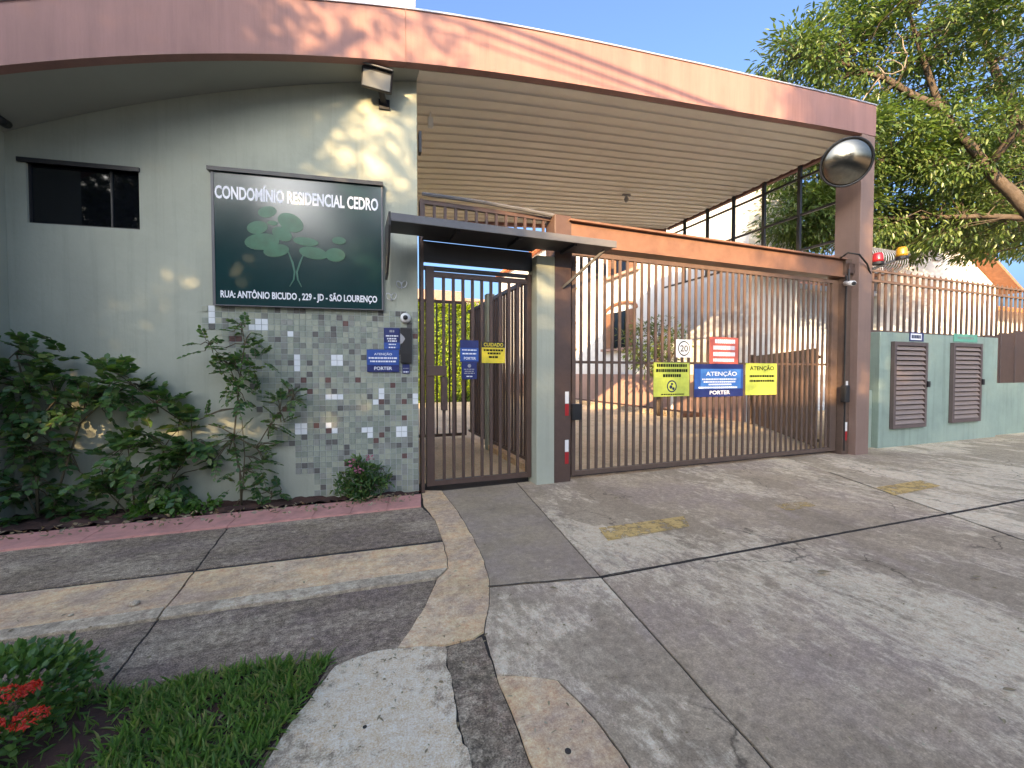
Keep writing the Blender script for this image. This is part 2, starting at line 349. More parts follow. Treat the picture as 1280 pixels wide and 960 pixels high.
def text(parent, body, cx, cz, w, h, y, mat, M4, name='lettering', bold=.018):
    """raised lettering, centred at (cx, cz) in the frame M4 (x right, z up, faces -y)"""
    cu = bpy.data.curves.new('t', 'FONT'); cu.body = body; cu.size = 1; cu.align_x = 'CENTER'; cu.offset = bold; cu.resolution_u = 3
    o = bpy.data.objects.new('t', cu); COL.objects.link(o)
    me = bpy.data.meshes.new_from_object(o.evaluated_get(bpy.context.evaluated_depsgraph_get()))
    bpy.data.objects.remove(o); bpy.data.curves.remove(cu)
    V = np.zeros(len(me.vertices) * 3); me.vertices.foreach_get('co', V); V = V.reshape(-1, 3)
    mn, mx = V.min(0), V.max(0)
    V[:, 0] = (V[:, 0] - (mn[0] + mx[0]) / 2) * w / (mx[0] - mn[0]); V[:, 1] = (V[:, 1] - (mn[1] + mx[1]) / 2) * h / (mx[1] - mn[1])
    T = pm(parent).inverted() @ M4
    P = [T @ Vector((cx + a, y, cz + b)) for a, b, _ in V]
    me.vertices.foreach_set('co', np.array(P).ravel()); me.update(); me.materials.clear()
    return link(name, me, mat, parent)

# ------------------------------------------------------------------ foliage helpers
def leafgeo(B, D, L, Wd, droop=.15, nrm=None):
    """oval leaves: bases B (n,3), directions D (n,3), length L (n), width Wd (n)"""
    n = len(B); D = D / np.linalg.norm(D, axis=1, keepdims=True)
    Rn = rng.normal(size=(n, 3)) if nrm is None else nrm + rng.normal(size=(n, 3)) * .35
    S = np.cross(D, Rn); S /= np.linalg.norm(S, axis=1, keepdims=True) + 1e-9
    Nn = np.cross(S, D); L = L[:, None]; Wd = Wd[:, None]
    V = np.stack([B, B + D * L * .3 + S * Wd * .45 + Nn * Wd * .12, B + D * L * .68 + S * Wd * .40 + Nn * Wd * .10 - Nn * L * droop * .4,
                  B + D * L - Nn * L * droop, B + D * L * .68 - S * Wd * .40 + Nn * Wd * .10 - Nn * L * droop * .4, B + D * L * .3 - S * Wd * .45 + Nn * Wd * .12], 1).reshape(-1, 3)
    k = np.arange(n)[:, None] * 6
    Fc = np.concatenate([k + np.array([[0, 1, 2, 3]]), k + np.array([[0, 3, 4, 5]])], 0)
    return V, Fc
def merge(parts):
    Vs, Fs, k = [], [], 0
    for V, Fc in parts: Vs.append(V); Fs.append(Fc + k); k += len(V)
    return np.concatenate(Vs), np.concatenate(Fs)
def unit(v): return v / (np.linalg.norm(v, axis=-1, keepdims=True) + 1e-9)
def make_tree(name, label, base, limbs, blobs, leafL, leafW, nleaf, leafm, barkm, tuft_r, group=None, cat='tree', twig=.012, keep=None, mult=1, shift=None):
    t = thing(name, label, cat, base, 0, group)
    tr = MB(); allp = []
    for i, (pts, rads) in enumerate(limbs):
        # smooth the polyline a little
        P = np.array(pts, float); rr = np.array(rads, float)
        u = np.linspace(0, len(P) - 1, (len(P) - 1) * 4 + 1)
        Q = np.stack([np.interp(u, range(len(P)), P[:, k]) for k in range(3)], 1); q = np.interp(u, range(len(P)), rr)
        for _ in range(2): Q[1:-1] = (Q[:-2] + 2 * Q[1:-1] + Q[2:]) / 4
        Q[1:-1] += rng.normal(size=Q[1:-1].shape) * q[1:-1, None] * .18
        tr.tube(Q.tolist(), q.tolist(), 8 if rr[0] > .05 else 6); allp.append(Q)
    allp = np.concatenate(allp)
    geo = []
    for c, r, n in blobs:
        n = int(n * mult)
        d = unit(rng.normal(size=(n, 3))); rad = rng.uniform(.25, 1, (n, 1)) ** .5
        T = np.array(c) + d * rad * np.array(r)
        if keep is not None: T = T[keep(T)]
        for p in T:
            j = np.argmin(((allp - p) ** 2).sum(1) + np.where(allp[:, 2] > p[2] + .3, 2, 0)); a = allp[j]
            m = (a + p) / 2 + rng.normal(size=3) * .12 * np.linalg.norm(p - a) + np.array([0, 0, .08])
            tr.tube([a, m, p], [twig, twig * .7, twig * .3], 4, False)
            k = int(nleaf * rng.uniform(.6, 1.3))
            out = unit(p - a + 1e-3)
            B = p + rng.normal(size=(k, 3)) * tuft_r * np.array([1, 1, .55]); 
            D = unit(B - p) * .8 + out * .7 + np.array([0, 0, -.35]) + rng.normal(size=(k, 3)) * .35
            up = np.tile(np.array([[0, 0, 1.0]]), (k, 1))
            geo.append(leafgeo(B, D, leafL * rng.uniform(.7, 1.25, k), leafW * rng.uniform(.7, 1.2, k), .2, up))
    part('trunk', tr, barkm, t, True)
    V, Fc = merge(geo); part_np('crown', V, Fc, leafm, t)
    return t

# ------------------------------------------------------------------ GROUND
def quadsheet(name, x0, x1, y0, y1, z, mat):
    mb = MB().add([(x0, y0, z), (x1, y0, z), (x1, y1, z), (x0, y1, z)], [(0, 1, 2, 3)]); return tag(part(name, mb, mat), kind='structure')
quadsheet('ground', -400, 400, -400, 400, -.055, 'earth')
quadsheet('street', -200, 200, -9.5, -2.6, -.040, 'asphalt')
quadsheet('joint_bed', -6, 14.4, -.6, 4.6, -.006, 'dirt')
def clip(poly, p, n):
    out = []
    for i in range(len(poly)):
        a, b = poly[i], poly[(i + 1) % len(poly)]
        da = (a[0] - p[0]) * n[0] + (a[1] - p[1]) * n[1]; db = (b[0] - p[0]) * n[0] + (b[1] - p[1]) * n[1]
        if da >= 0: out.append(a)
        if da * db < 0: t = da / (da - db); out.append((a[0] + t * (b[0] - a[0]), a[1] + t * (b[1] - a[1])))
    return out
def split(poly, A, B, gap=.011):
    d = Vector((B[0] - A[0], B[1] - A[1])).normalized(); n = (-d.y, d.x)
    return clip(poly, (A[0] + n[0] * gap / 2, A[1] + n[1] * gap / 2), n), clip(poly, (A[0] - n[0] * gap / 2, A[1] - n[1] * gap / 2), (-n[0], -n[1]))
def g(px, py): p = onZ(px, py); return (p.x, p.y)
def GP(l): return [g(*p) if p[1] > 480 else p for p in l]
def ccw(poly):
    a = sum(poly[i][0] * poly[(i + 1) % len(poly)][1] - poly[(i + 1) % len(poly)][0] * poly[i][1] for i in range(len(poly)))
    return poly if a > 0 else poly[::-1]
def rough(poly, amp, step=.03):
    out = []
    for i in range(len(poly)):
        a, b = Vector(poly[i]), Vector(poly[(i + 1) % len(poly)]); n = max(1, min(60, int((b - a).length / step)))
        for k in range(n):
            p = a.lerp(b, k / n); q = Vector((p.x * 9, p.y * 9, .3))
            w = mnoise.noise(q) + .6 * mnoise.noise(q * 3.1)
            w2 = mnoise.noise(q + Vector((9, 3, 5))) + .6 * mnoise.noise(q * 3.1 + Vector((5, 2, 7)))
            out.append((p.x + amp * w, p.y + amp * w2))
    return out
def slab(name, poly, z, mat, parent, amp=.006, label=None):
    return part(name, MB().prism(rough(ccw(poly), amp), -.05, z), mat, parent, label=label)
KX = -2.7
lineF = lambda a, b: (g(*a), g(*b))
def ext(a, b, X):  # point at abscissa X on the ground line through pixels a, b
    p, q = g(*a), g(*b); t = (X - p[0]) / (q[0] - p[0]); return (X, p[1] + t * (q[1] - p[1]))
XL = -5.5
pave = tag(thing('pavement', None, None), kind='structure')
drive = tag(thing('driveway', None, None), kind='structure')
JA, JB = g(300, 640), g(140, 850)
kf = [(0, 690), (527, 634)]; u1 = [(0, 743), (553, 676)]; u2 = [(0, 790), (560, 711)]; u3 = [(0, 804), (545, 724)]
s1 = [ext(*kf, XL), ext(*kf, g(527, 634)[0]), g(543, 650), g(553, 674), ext(*u1, XL)]
s2 = [ext(*u1, XL), g(553, 678), g(559, 700), g(560, 711), ext(*u2, XL)]
s2b = [ext(*u2, XL), g(559, 712), g(546, 724), ext(*u3, XL)]
s3 = [ext(*u3, XL), g(545, 725), g(530, 760), g(510, 790), g(494, 811), g(455, 818), g(418, 832), g(395, 858), g(360, 905), g(310, 990), (-.75, .75), (XL, .75)]
for pl, z, mt, nm in ((s1, 0, 'walk', 'rough_slab'), (s2, .003, 'beige', 'cement_strip'), (s2b, .012, 'lip', 'cement_lip'), (s3, 0, 'walk', 'rough_slab')):
    for q in split(pl, JA, JB): slab(nm, q, z, mt, pave, .007)
pathp = GP([(527, 613), (552, 614), (572, 640), (590, 670), (604, 700), (611, 725), (611, 755), (605, 790), (590, 799), (555, 807), (496, 810), (511, 790), (531, 760), (547, 724), (561, 711), (560, 700), (554, 676), (544, 650), (530, 632)])
slab('curved_path', pathp, .004, 'beige', pave, .006)
whitep = GP([(555, 809), (494, 812), (456, 819), (420, 833), (397, 859), (362, 906), (312, 991)]) + [(-.35, .3), (.02, .3)] + GP([(608, 1060), (587, 960), (570, 885)])
slab('pale_slab', whitep, .006, 'white_slab', pave, .016)
chanp = GP([(556, 809), (602, 796), (620, 845), (640, 895), (664, 960), (700, 1070)]) + [(.12, .3), (.03, .3)] + GP([(610, 1060), (589, 960), (572, 885)])
slab('drain_channel', chanp, -.002, 'channel', pave, .006)
patchp = GP([(622, 846), (650, 847), (696, 852), (737, 893), (760, 923), (790, 965), (840, 1050)]) + [(.30, .3), (.13, .3)] + GP([(702, 1070), (666, 960), (642, 895)])
slab('cement_patch', patchp, .004, 'beige', pave, .01)
drv = GP([(553, 614), (573, 640), (591, 670), (605, 700), (612, 725), (612, 755), (606, 790), (621, 843), (650, 845), (697, 850), (739, 891), (763, 922), (794, 965), (845, 1050)]) + [(.31, .3), (.31, -.6), (14.5, -.6), (14.5, 4.6), (7.15, 4.6), (7.15, 4.3), (2.3, 4.3), (.7, 4.25)]
A1, A2 = g(665, 625), g(965, 960); B1, B2 = g(748, 722), g(1280, 625); B0 = g(610, 734); C1, C2 = g(1035, 590), g(1280, 676)
R_, L_ = split(drv, A1, A2)
i = 0
pieces = []
for q in (L_, R_):
    for w in split(q, B0 if q is L_ else B1, B1 if q is L_ else B2, .016 if q is L_ else .030): pieces.append(w)
fin = []
for w in pieces:
    cx = sum(p[0] for p in w) / len(w); cy = sum(p[1] for p in w) / len(w); fin.append((cx, cy, w))
for cx, cy, w in fin:
    right = max(p[0] for p in w) > 10
    if right:
        for k, w2 in enumerate(split(w, C1, C2, .022)):
            if len(w2) > 2: slab('concrete_slab', w2, .002 * k, 'drive' if k else 'drive2', drive, .003)
    else:
        mt = 'drive3' if cy > 2.5 else 'drive2'
        slab('concrete_slab', w, .001, mt, drive, .003)
for (P_, Q_), w_ in (((B1, B2), .006), ((C1, C2), .0045), ((B0, B1), .0055)):
    a_, b_ = Vector(P_), Vector(Q_); b_ = b_ if w_ == .0055 else b_ + (b_ - a_) * .15; d_ = (b_ - a_).normalized(); n_ = Vector((-d_.y, d_.x)); k_ = 90; up_, dn_ = [], []
    for q_ in range(k_ + 1):
        c_ = a_.lerp(b_, q_ / k_); v_ = Vector((c_.x * 6, c_.y * 6, 1.7)); ww = w_ * (1 + .6 * mnoise.noise(v_)); c_ = c_ + n_ * .006 * mnoise.noise(v_ * 1.7)
        up_.append((c_.x + n_.x * ww, c_.y + n_.y * ww)); dn_.append((c_.x - n_.x * ww, c_.y - n_.y * ww))
    m = MB(); m.add([(x, y, .0055) for x, y in up_] + [(x, y, .0055) for x, y in dn_], [(i, k_ + 1 + i, k_ + 2 + i, i + 1) for i in range(k_)]); part('joint_dirt', m, 'dirt', drive)
# kerb tiles
kb0, kb1 = ext((0, 672), (527, 619), KX), ext((0, 672), (527, 619), g(527, 619)[0] - .004)
kf0, kf1 = ext(*kf, KX), ext(*kf, g(527, 634)[0] - .004)
kerb = tag(thing('planter_kerb', 'low pink painted kerb along the planting bed under the sign', 'kerb', (kf1[0], kf1[1], 0)))
nk = 11
for k in range(nk):
    a, b = k / nk + .0006, (k + 1) / nk - .0006
    lp = lambda p, q, t: (p[0] + t * (q[0] - p[0]), p[1] + t * (q[1] - p[1]))
    part('kerb_tile', MB().prism(rough(ccw([lp(kf0, kf1, a), lp(kf0, kf1, b), lp(kb0, kb1, b), lp(kb0, kb1, a)]), .0025), -.045, .014 + .002 * random.random()), 'kerb', kerb)
# planter soil, slightly heaped
wl0 = WM @ Vector((-3.4, 0, 0)); wl1 = WM @ Vector((0, 0, 0))
def soilf(u, v):
    a = Vector((kb0[0] + u * (kb1[0] - kb0[0]), kb0[1] + u * (kb1[1] - kb0[1]), 0)); b = wl0.lerp(wl1, u) + Vector((0, .05, 0))
    if u > .99: b = a + Vector((0, .1, 0))
    p = a.lerp(b, v); p.z = .01 + .03 * mnoise.noise(p * 9) + .02 * mnoise.noise(p * 25) + .015; return p
tag(part('planter_soil', MB().grid(soilf, 90, 14), 'soil', None, True), kind='structure')
quadsheet('inner_road', .66, 30, 4.62, 60, -.002, 'inner_road')
quadsheet('far_pavement', -60, 60, -13, -9.5, .0, 'earth')
for nm, pts, mt, lb in (('yellow_marking', [(748, 661), (855, 646), (862, 659), (760, 677)], 'yellow', 'bold worn yellow paint mark on driveway nearest the tall gate posts'),
                        ('yellow_marking', [(1095, 610), (1150, 601), (1176, 608), (1118, 620)], 'yellow', 'worn yellow paint mark on concrete in front of the green meter block'),
                        ('yellow_marking', [(968, 632), (1005, 626), (1020, 633), (985, 640)], 'yellow_faint', 'nearly faded yellow paint trace between the two bold marks')):
    tag(part(nm, MB().add([(p[0], p[1], .007) for p in GP(pts)], [(0, 1, 2, 3)]), mt), lb, 'road marking', 'yellow paint marks')

# ------------------------------------------------------------------ GATEHOUSE WALL
gh = thing('gatehouse', 'grey green plastered gatehouse wall with dark window and mosaic tile lower corner', 'building', W0, WA)
def WBox(x0, x1, y0, y1, z0, z1): return MB().box(x0, x1, y0, y1, z0, z1, WM)
Xs = np.array([-3.4, -2.3, -1.39, -.58, .59, 2.03, 4.23, 6.8, 7.2]); Zs = np.array([2.78, 3.28, 3.605, 3.80, 4.04, 4.20, 4.40, 4.61, 4.635])
PF = np.polyfit(Xs, Zs, 5)
zb = lambda X: float(np.polyval(PF, X))
zt = lambda X: zb(X) + float(np.interp(X, [-2.3, .6, 4, 7.1], [.43, .465, .465, .43]))
# wall face cut to the roof curve, with a window opening
wx0, wz1 = onW(32, 203); wx1, wz0 = onW(175, 287)
uL = (WMI @ Vector((-2.62, 4.69, 0))).x - .3
def wtop(u): return zb((WM @ Vector((u, 0, 0))).x) - .003
def wallstrip(u0, u1, z0f, z1f, n):
    mb = MB()
    for k in range(n):
        a, b = u0 + (u1 - u0) * k / n, u0 + (u1 - u0) * (k + 1) / n
        vs = [WM @ Vector((u, y, z)) for y in (0, .22) for u, z in ((a, z0f(a)), (b, z0f(b)), (b, z1f(b)), (a, z1f(a)))]
        mb.add(vs, [(0, 1, 2, 3), (7, 6, 5, 4), (0, 4, 5, 1), (3, 2, 6, 7)] + ([(0, 3, 7, 4)] if k == 0 else []) + ([(1, 5, 6, 2)] if k == n - 1 else []))
    return mb
wall = MB()
for args in ((uL, wx0, lambda u: 0, wtop, 6), (wx1, 0, lambda u: 0, wtop, 24), (wx0, wx1, lambda u: 0, lambda u: wz0, 6), (wx0, wx1, lambda u: wz1, wtop, 6)):
    s = wallstrip(*args); wall.add(s.v, s.f)
wp = part('wall', wall, 'mint', gh)
win = part('window', WBox(wx0, wx1, .035, .05, wz0, wz1), 'glassdark', gh)
fr = MB()
for b in ((wx0, wx0 + .012, .02, .06, wz0, wz1), (wx1 - .012, wx1, .02, .06, wz0, wz1), (wx0 + .012, wx1 - .012, .02, .06, wz0, wz0 + .012), (wx0 + (wx1 - wx0) * .72, wx0 + (wx1 - wx0) * .72 + .012, .022, .06, wz0 + .012, wz1)):
    fr.box(*b, WM)
part('frame', fr, 'frame_dark', win)
part('lintel', WBox(wx0 - .05, wx1 + .01, -.02, .06, wz1, wz1 + .035), 'frame_dark', gh)
part('return_wall', MB().box(-2.95, -2.63, 4.09, 4.95, 0, zb(-2.63) - .004), 'mint', gh)
part('back_wall', MB().box(-2.6, .60, 7.9, 8.1, 0, zb(-2.6)), 'mint', gh)
part('side_wall', MB().box(.40, .62, 4.50, 7.9, 0, zb(.4) - .01), 'mint', gh)
part('upper_block', MB().box(-2.18, .66, 4.75, 7.5, 3.6, 5.35), 'house_cream', gh)
sh = MB(); a0, b0 = onW(255, 100); sh.box(onW(360, 100)[0], -.0, -.008, 0, 3.84, 3.87, WM)

# mosaic
tz = onW(400, 386)[1]; pitch = .0535
def left_limit(z):
    py = [386, 412, 414, 440, 460, 480, 520, 545, 556, 558, 588, 590, 625]; lx = [258, 258, 272, 296, 306, 318, 334, 344, 352, 371, 372, 399, 402]
    # z -> photo row near x = 400
    row = 466 - (z - CAMZ) * 132; return float(np.interp(row, py, lx))
ncol, nrow = 46, 33
wmask = set()
def wt(cx, cy, w, h):
    u, z = onW(230 + cx / 3.43, 360 + cy / 3.43); i0, j0 = int(round(-u / pitch - .5)), int(round((tz - z) / pitch - .5))
    for a in range(w):
        for b in range(h): wmask.add((i0 - a, j0 + b))
for q in ((110, 97, 1, 3), (303, 170, 1, 1), (316, 150, 2, 2), (462, 200, 1, 1), (490, 300, 1, 3), (645, 300, 2, 2), (622, 463, 3, 1), (845, 440, 1, 2), (820, 487, 1, 1), (987, 462, 1, 2), (495, 582, 2, 2), (622, 580, 1, 1), (648, 603, 1, 1), (770, 602, 2, 1), (797, 622, 1, 1), (917, 598, 2, 2)): wt(*q)
tm = {'tile': MB(), 'tilewhite': MB()}; gm = MB()
sgl, sgr = onW(266, 300)[0], onW(480, 300)[0]
for j in range(nrow):
    z1 = tz - j * pitch; z0 = z1 - pitch
    if z0 < .01: continue
    lim = onW(left_limit((z0 + z1) / 2), 466 - ((z0 + z1) / 2 - CAMZ) * 132)[0]
    lim = -(round(-lim / pitch) + (random.random() < .3)) * pitch
    for i in range(ncol):
        u1 = -.002 - i * pitch; u0 = u1 - pitch
        if u1 <= lim: continue
        gm.box(u0, u1, -.004, .001, z0, z1, WM)
        e = .0022; t = .0075 + random.random() * .001
        tmb = tm['tilewhite' if (i, j) in wmask else 'tile']; k0 = len(tmb.v); tmb.box(u0 + e, u1 - e, -t, -.003, z0 + e, z1 - e)
        ta, tb = random.uniform(-.02, .02), random.uniform(-.02, .02)
        tmb.v[k0:] = [tuple(WM @ Vector((q[0], q[1] + (ta * (q[0] - (u0 + u1) / 2) + tb * (q[2] - (z0 + z1) / 2) if q[1] < -.005 else 0), q[2]))) for q in tmb.v[k0:]]
part('tile_grout', gm, 'grout', gh)
part('mosaic_tiles', tm['tile'], 'tile', gh, kind='stuff', label='grey green mosaic tiles with scattered dark ones')
part('white_mosaic_tiles', tm['tilewhite'], 'tilewhite', gh, kind='stuff', label='small white accent tiles in the mosaic')

# ------------------------------------------------------------------ SIGN
sx0, sz1 = onW(270, 217); sx1, sz0 = onW(478, 386); sz0 = tz + .004
sg = thing('condominium_sign', 'large dark green panel sign with white lettering and stylised tree over the mosaic', 'sign', WM @ Vector(((sx0 + sx1) / 2, -.02, sz0)), WA)
part('panel', WBox(sx0, sx1, -.05, -.002, sz0, sz1), 'signgreen', sg)
part('side_trim', WBox(sx0 - .022, sx0, -.055, -.001, sz0, sz1), 'awning_edge', sg)
part('side_trim', WBox(sx1, sx1 + .014, -.055, -.001, sz0, sz1), 'awning_edge', sg)
part('top_trim', WBox(sx0 - .045, sx1 + .018, -.075, -.001, sz1, sz1 + .035), 'frame_dark', sg)
part('bottom_trim', WBox(sx0 - .022, sx1 + .014, -.056, -.001, sz0 - .008, sz0), 'awning_edge', sg)
def cw(cx, cy): return onW(240 + cx / 4.267, 180 + cy / 4.267)
(tx0, tza), (tx1, tzb) = cw(135, 262), cw(995, 318)
text(sg, 'CONDOMÍNIO RESIDENCIAL CEDRO', (tx0 + tx1) / 2, (tza + tzb) / 2 - .005, tx1 - tx0, .145, -.052, 'signwhite', WM, bold=.03)
(tx0, tza), (tx1, tzb) = cw(166, 808), cw(990, 832)
text(sg, 'RUA: ANTÔNIO BICUDO , 229 - JD - SÃO LOURENÇO', (tx0 + tx1) / 2, (tza + tzb) / 2, tx1 - tx0, .098, -.052, 'signwhite', WM, bold=.03)
for k, (cx, cy, rx, ry, ro) in enumerate([(412, 373, 45, 28, 15), (535, 430, 65, 45, -25), (360, 455, 50, 32, 15), (440, 432, 25, 12, 0), (490, 490, 50, 33, -25), (385, 530, 82, 42, 8), (615, 530, 62, 22, -5), (460, 577, 62, 32, 12), (655, 590, 70, 32, -8), (790, 525, 35, 20, 0), (770, 600, 50, 36, 0)]):
    u, z = cw(cx, cy); s = 1 / (4.267 * 134); rx *= s; ry *= s; ro = R(ro)
    pl = [(u + rx * math.cos(a) * math.cos(ro) - ry * math.sin(a) * math.sin(ro), z + rx * math.cos(a) * math.sin(ro) + ry * math.sin(a) * math.cos(ro)) for a in np.linspace(0, 2 * math.pi, 22)[:-1]]
    part('leaf_emblem', MB().prismM(pl, -.0525 - .0003 * k, -.0495, WM), 'signleaf', sg)
for pts, ws in (([(522, 582), (545, 640), (556, 690), (552, 730), (530, 765)], (6, 10, 9, 8, 3)), ([(602, 600), (585, 640), (568, 690), (573, 730), (592, 768)], (6, 10, 9, 8, 3))):
    m = MB(); L = [cw(x - w / 2, y) for (x, y), w in zip(pts, ws)]; Rr = [cw(x + w / 2, y) for (x, y), w in zip(pts, ws)]
    m.prismM(L[::-1] + Rr if False else (L + Rr[::-1])[::-1], -.0562, -.0495, WM); part('trunk_emblem', m, 'signtrunk', sg)

# ------------------------------------------------------------------ CANOPY ROOF
YF, YB = 4.0, 8.3
ca = thing('entrance_canopy', 'curved pink fronted entrance canopy with slatted ceiling on a brown column', 'canopy', (7.0, 4.2, 0))
def strip(x0, x1, y0, y1, lo, hi, n):
    mb = MB()
    for k in range(n):
        a, b = x0 + (x1 - x0) * k / n, x0 + (x1 - x0) * (k + 1) / n
        vs = [(x, y, z) for y in (y0, y1) for x, z in ((a, lo(a)), (b, lo(b)), (b, hi(b)), (a, hi(a)))]
        mb.add(vs, [(0, 1, 2, 3), (7, 6, 5, 4), (0, 4, 5, 1), (3, 2, 6, 7)] + ([(0, 3, 7, 4)] if k == 0 else []) + ([(1, 5, 6, 2)] if k == n - 1 else []))
    return mb
for a, b in ((-3.4, .47), (.473, 3.6), (3.602, 7.13)):
    part('fascia_panel', strip(a, b, YF, YF + .09, zb, zt, 28), 'fascia', ca)
    part('flashing', strip(a, b, YF - .012, YF + .12, lambda X: zt(X) + .001, lambda X: zt(X) + .016, 28), 'flashing', ca)
part('side_fascia', MB().box(7.05, 7.13, YF + .091, YB, 4.62, 5.13), 'fascia', ca)
part('roof_sheet', strip(-3.4, 7.05, YF + .13, YB, lambda X: zt(X) - .14, lambda X: zt(X) - .10, 28), 'flashing', ca)
pl = MB()
for k in range(24):
    a, b = -3.35 + k * (3.35 + .60) / 24, -3.35 + (k + 1) * (3.35 + .60) / 24
    yw = lambda X: min(YB, W0.y - math.tan(R(7.9)) * (X - W0.x) + .21)
    pl.add([(a, YF + .085, zb(a) - .001), (b, YF + .085, zb(b) - .001), (b, yw(b), zb(b) - .001), (a, yw(a), zb(a) - .001)], [(3, 2, 1, 0)])
part('plaster_soffit', pl, 'soffit_plaster', ca)
nb = 23; bw = (YB - YF - .1) / nb
prof = [(.004, .0), (bw * .60, .0), (bw * .66, .012), (bw - .014, .014), (bw - .004, .003), (bw - .004, .028), (.004, .028)]
bme = bpy.data.meshes.new('soffit_board'); bv = []; bf = []; np_ = len(prof)
for k in range(21):
    X = .605 + (6.97 - .605) * k / 20
    bv += [(X - 7.0, y - 4.2, zb(X) + z) for y, z in prof]
    if k: bf += [((k - 1) * np_ + q, (k - 1) * np_ + (q + 1) % np_, k * np_ + (q + 1) % np_, k * np_ + q) for q in range(np_)]
bf += [tuple(range(np_)), tuple(reversed(range(20 * np_, 21 * np_)))]
bme.from_pydata(bv, [], bf); bme.materials.append(M['board'])
for k in range(nb):
    o = bpy.data.objects.new('soffit_board', bme); COL.objects.link(o); o.parent = ca; o.location = (0, YF + .095 + k * bw, random.uniform(-.0015, .0015))
part('ceiling_deck', strip(.61, 6.96, YF + .10, YB, lambda X: zb(X) + .0295, lambda X: zb(X) + .04, 20), 'darkmetal', ca)
part('end_fascia', strip(.61, 7.05, YB + .001, YB + .08, lambda X: zb(X) - .06, zt, 20), 'fascia', ca)
part('column', MB().box(6.835, 7.126, 4.004, 4.35, -.03, 4.62), 'column', ca, bevel=.006)
# steel screen at the right of the canopy
sc = thing('steel_screen', 'dark steel lattice screen hanging along the right side of the canopy', 'screen', (6.95, 4.4, 0))
yp = [4.97, 5.62, 6.27, 6.92, 7.57]
pme = boxmesh('post', -.025, .025, -.025, .025, .0, 1, 'darkmetal')
for y in yp: inst('post', pme, sc, (6.93, y, 3.20), scale=(1, 1, zb(6.93) - 3.21))
for z in (4.40, 3.80, 3.22): part('rail', MB().box(6.915, 6.945, 4.352, 8.29, z - .018, z + .018), 'darkmetal', sc)

# ------------------------------------------------------------------ POSTS, BEAM, GATES
mp = thing('green_post', 'grey green square post between the pedestrian gate and vehicle gate', 'post', (1.92, 4.25, 0))
part('shaft', MB().box(1.82, 2.03, 4.12, 4.36, -.02, 2.44), 'mint', mp, bevel=.006)
bp = thing('gate_post', 'brown square steel post carrying the left end of the gate beam', 'post', (2.14, 4.2, 0))
part('shaft', MB().box(2.034, 2.235, 4.13, 4.36, -.02, 2.90), 'brown', bp, bevel=.005)
def reflectors(parent, x, y, zs):
    for k, (z, mt) in enumerate(zs): part('reflector', MB().box(x - .022, x + .022, y - .004, y, z, z + .13), mt, parent)
reflectors(bp, 2.185, 4.13, ((.20, 'reflect_red'), (.334, 'white'), (.86 - .13, 'reflect_red'), (.864, 'white')))
rp = thing('gate_post', 'brown square steel post at the right end of the vehicle gate by the column', 'post', (6.76, 4.2, 0))
part('shaft', MB().box(6.70, 6.832, 4.10, 4.34, -.02, 2.86), 'gate_brown', rp, bevel=.005)
reflectors(rp, 6.77, 4.10, ((.21, 'reflect_red'), (.344, 'white'), (.95, 'white')))
bm = thing('gate_beam', 'rusty brown steel beam spanning over the vehicle gate', 'beam', (4.5, 4.2, 2.58))
part('beam_body', MB().box(2.237, 6.70, 4.14, 4.30, 2.62, 2.84), 'beam', bm, bevel=.006)
part('beam_flange', MB().box(2.2, 6.72, 4.09, 4.33, 2.842, 2.862), 'beam', bm)
part('lower_flange', MB().box(2.237, 6.70, 4.11, 4.32, 2.59, 2.618), 'beam', bm)

vg = thing('vehicle_gate', 'wide brown barred vehicle gate hung with notices', 'gate', (4.5, 4.2, 0))
GX0, GX1, GZ0, GZ1, GY = 2.27, 6.67, .05, 2.55, 4.20
for nm, b in (('frame_stile', (GX0, GX0 + .05, GY - .025, GY + .025, GZ0, GZ1)), ('frame_stile', (GX1 - .13, GX1, GY - .025, GY + .025, GZ0, GZ1)),
              ('bottom_rail', (GX0 + .05, GX1 - .13, GY - .025, GY + .025, GZ0, GZ0 + .05)), ('top_rail', (GX0 + .05, GX1 - .13, GY - .025, GY + .025, GZ1 - .05, GZ1)),
              ('middle_rail', (GX0 + .05, GX1 - .13, GY + .001, GY + .009, 1.305, 1.335))):
    part(nm, MB().box(*b), 'gate_brown', vg, bevel=.003)
nbar = 41
gme = boxmesh('bar', -.016, .016, -.019, -.001, GZ0 + .051, GZ1 - .051, 'gate_brown')
for k in range(nbar):
    x = GX0 + .05 + (GX1 - GX0 - .18) * (k + .7) / (nbar + .4); inst('bar', gme, vg, (x, GY, 0))
part('lock_box', MB().box(2.24, 2.36, 4.10, 4.155, .68, .86), 'black', vg, bevel=.01)
part('motor_box', MB().box(6.62, 6.72, 4.02, 4.098, .77, 1.02), 'black', vg, bevel=.015)
part('conduit', MB().tube([(6.69, 4.085, 2.6), (6.69, 4.085, 1.75), (6.68, 4.08, 1.02)], .011, 6), 'cable', vg)
part('conduit', MB().tube([(6.715, 4.085, .77), (6.715, 4.085, .06)], .009, 6), 'cable', vg)

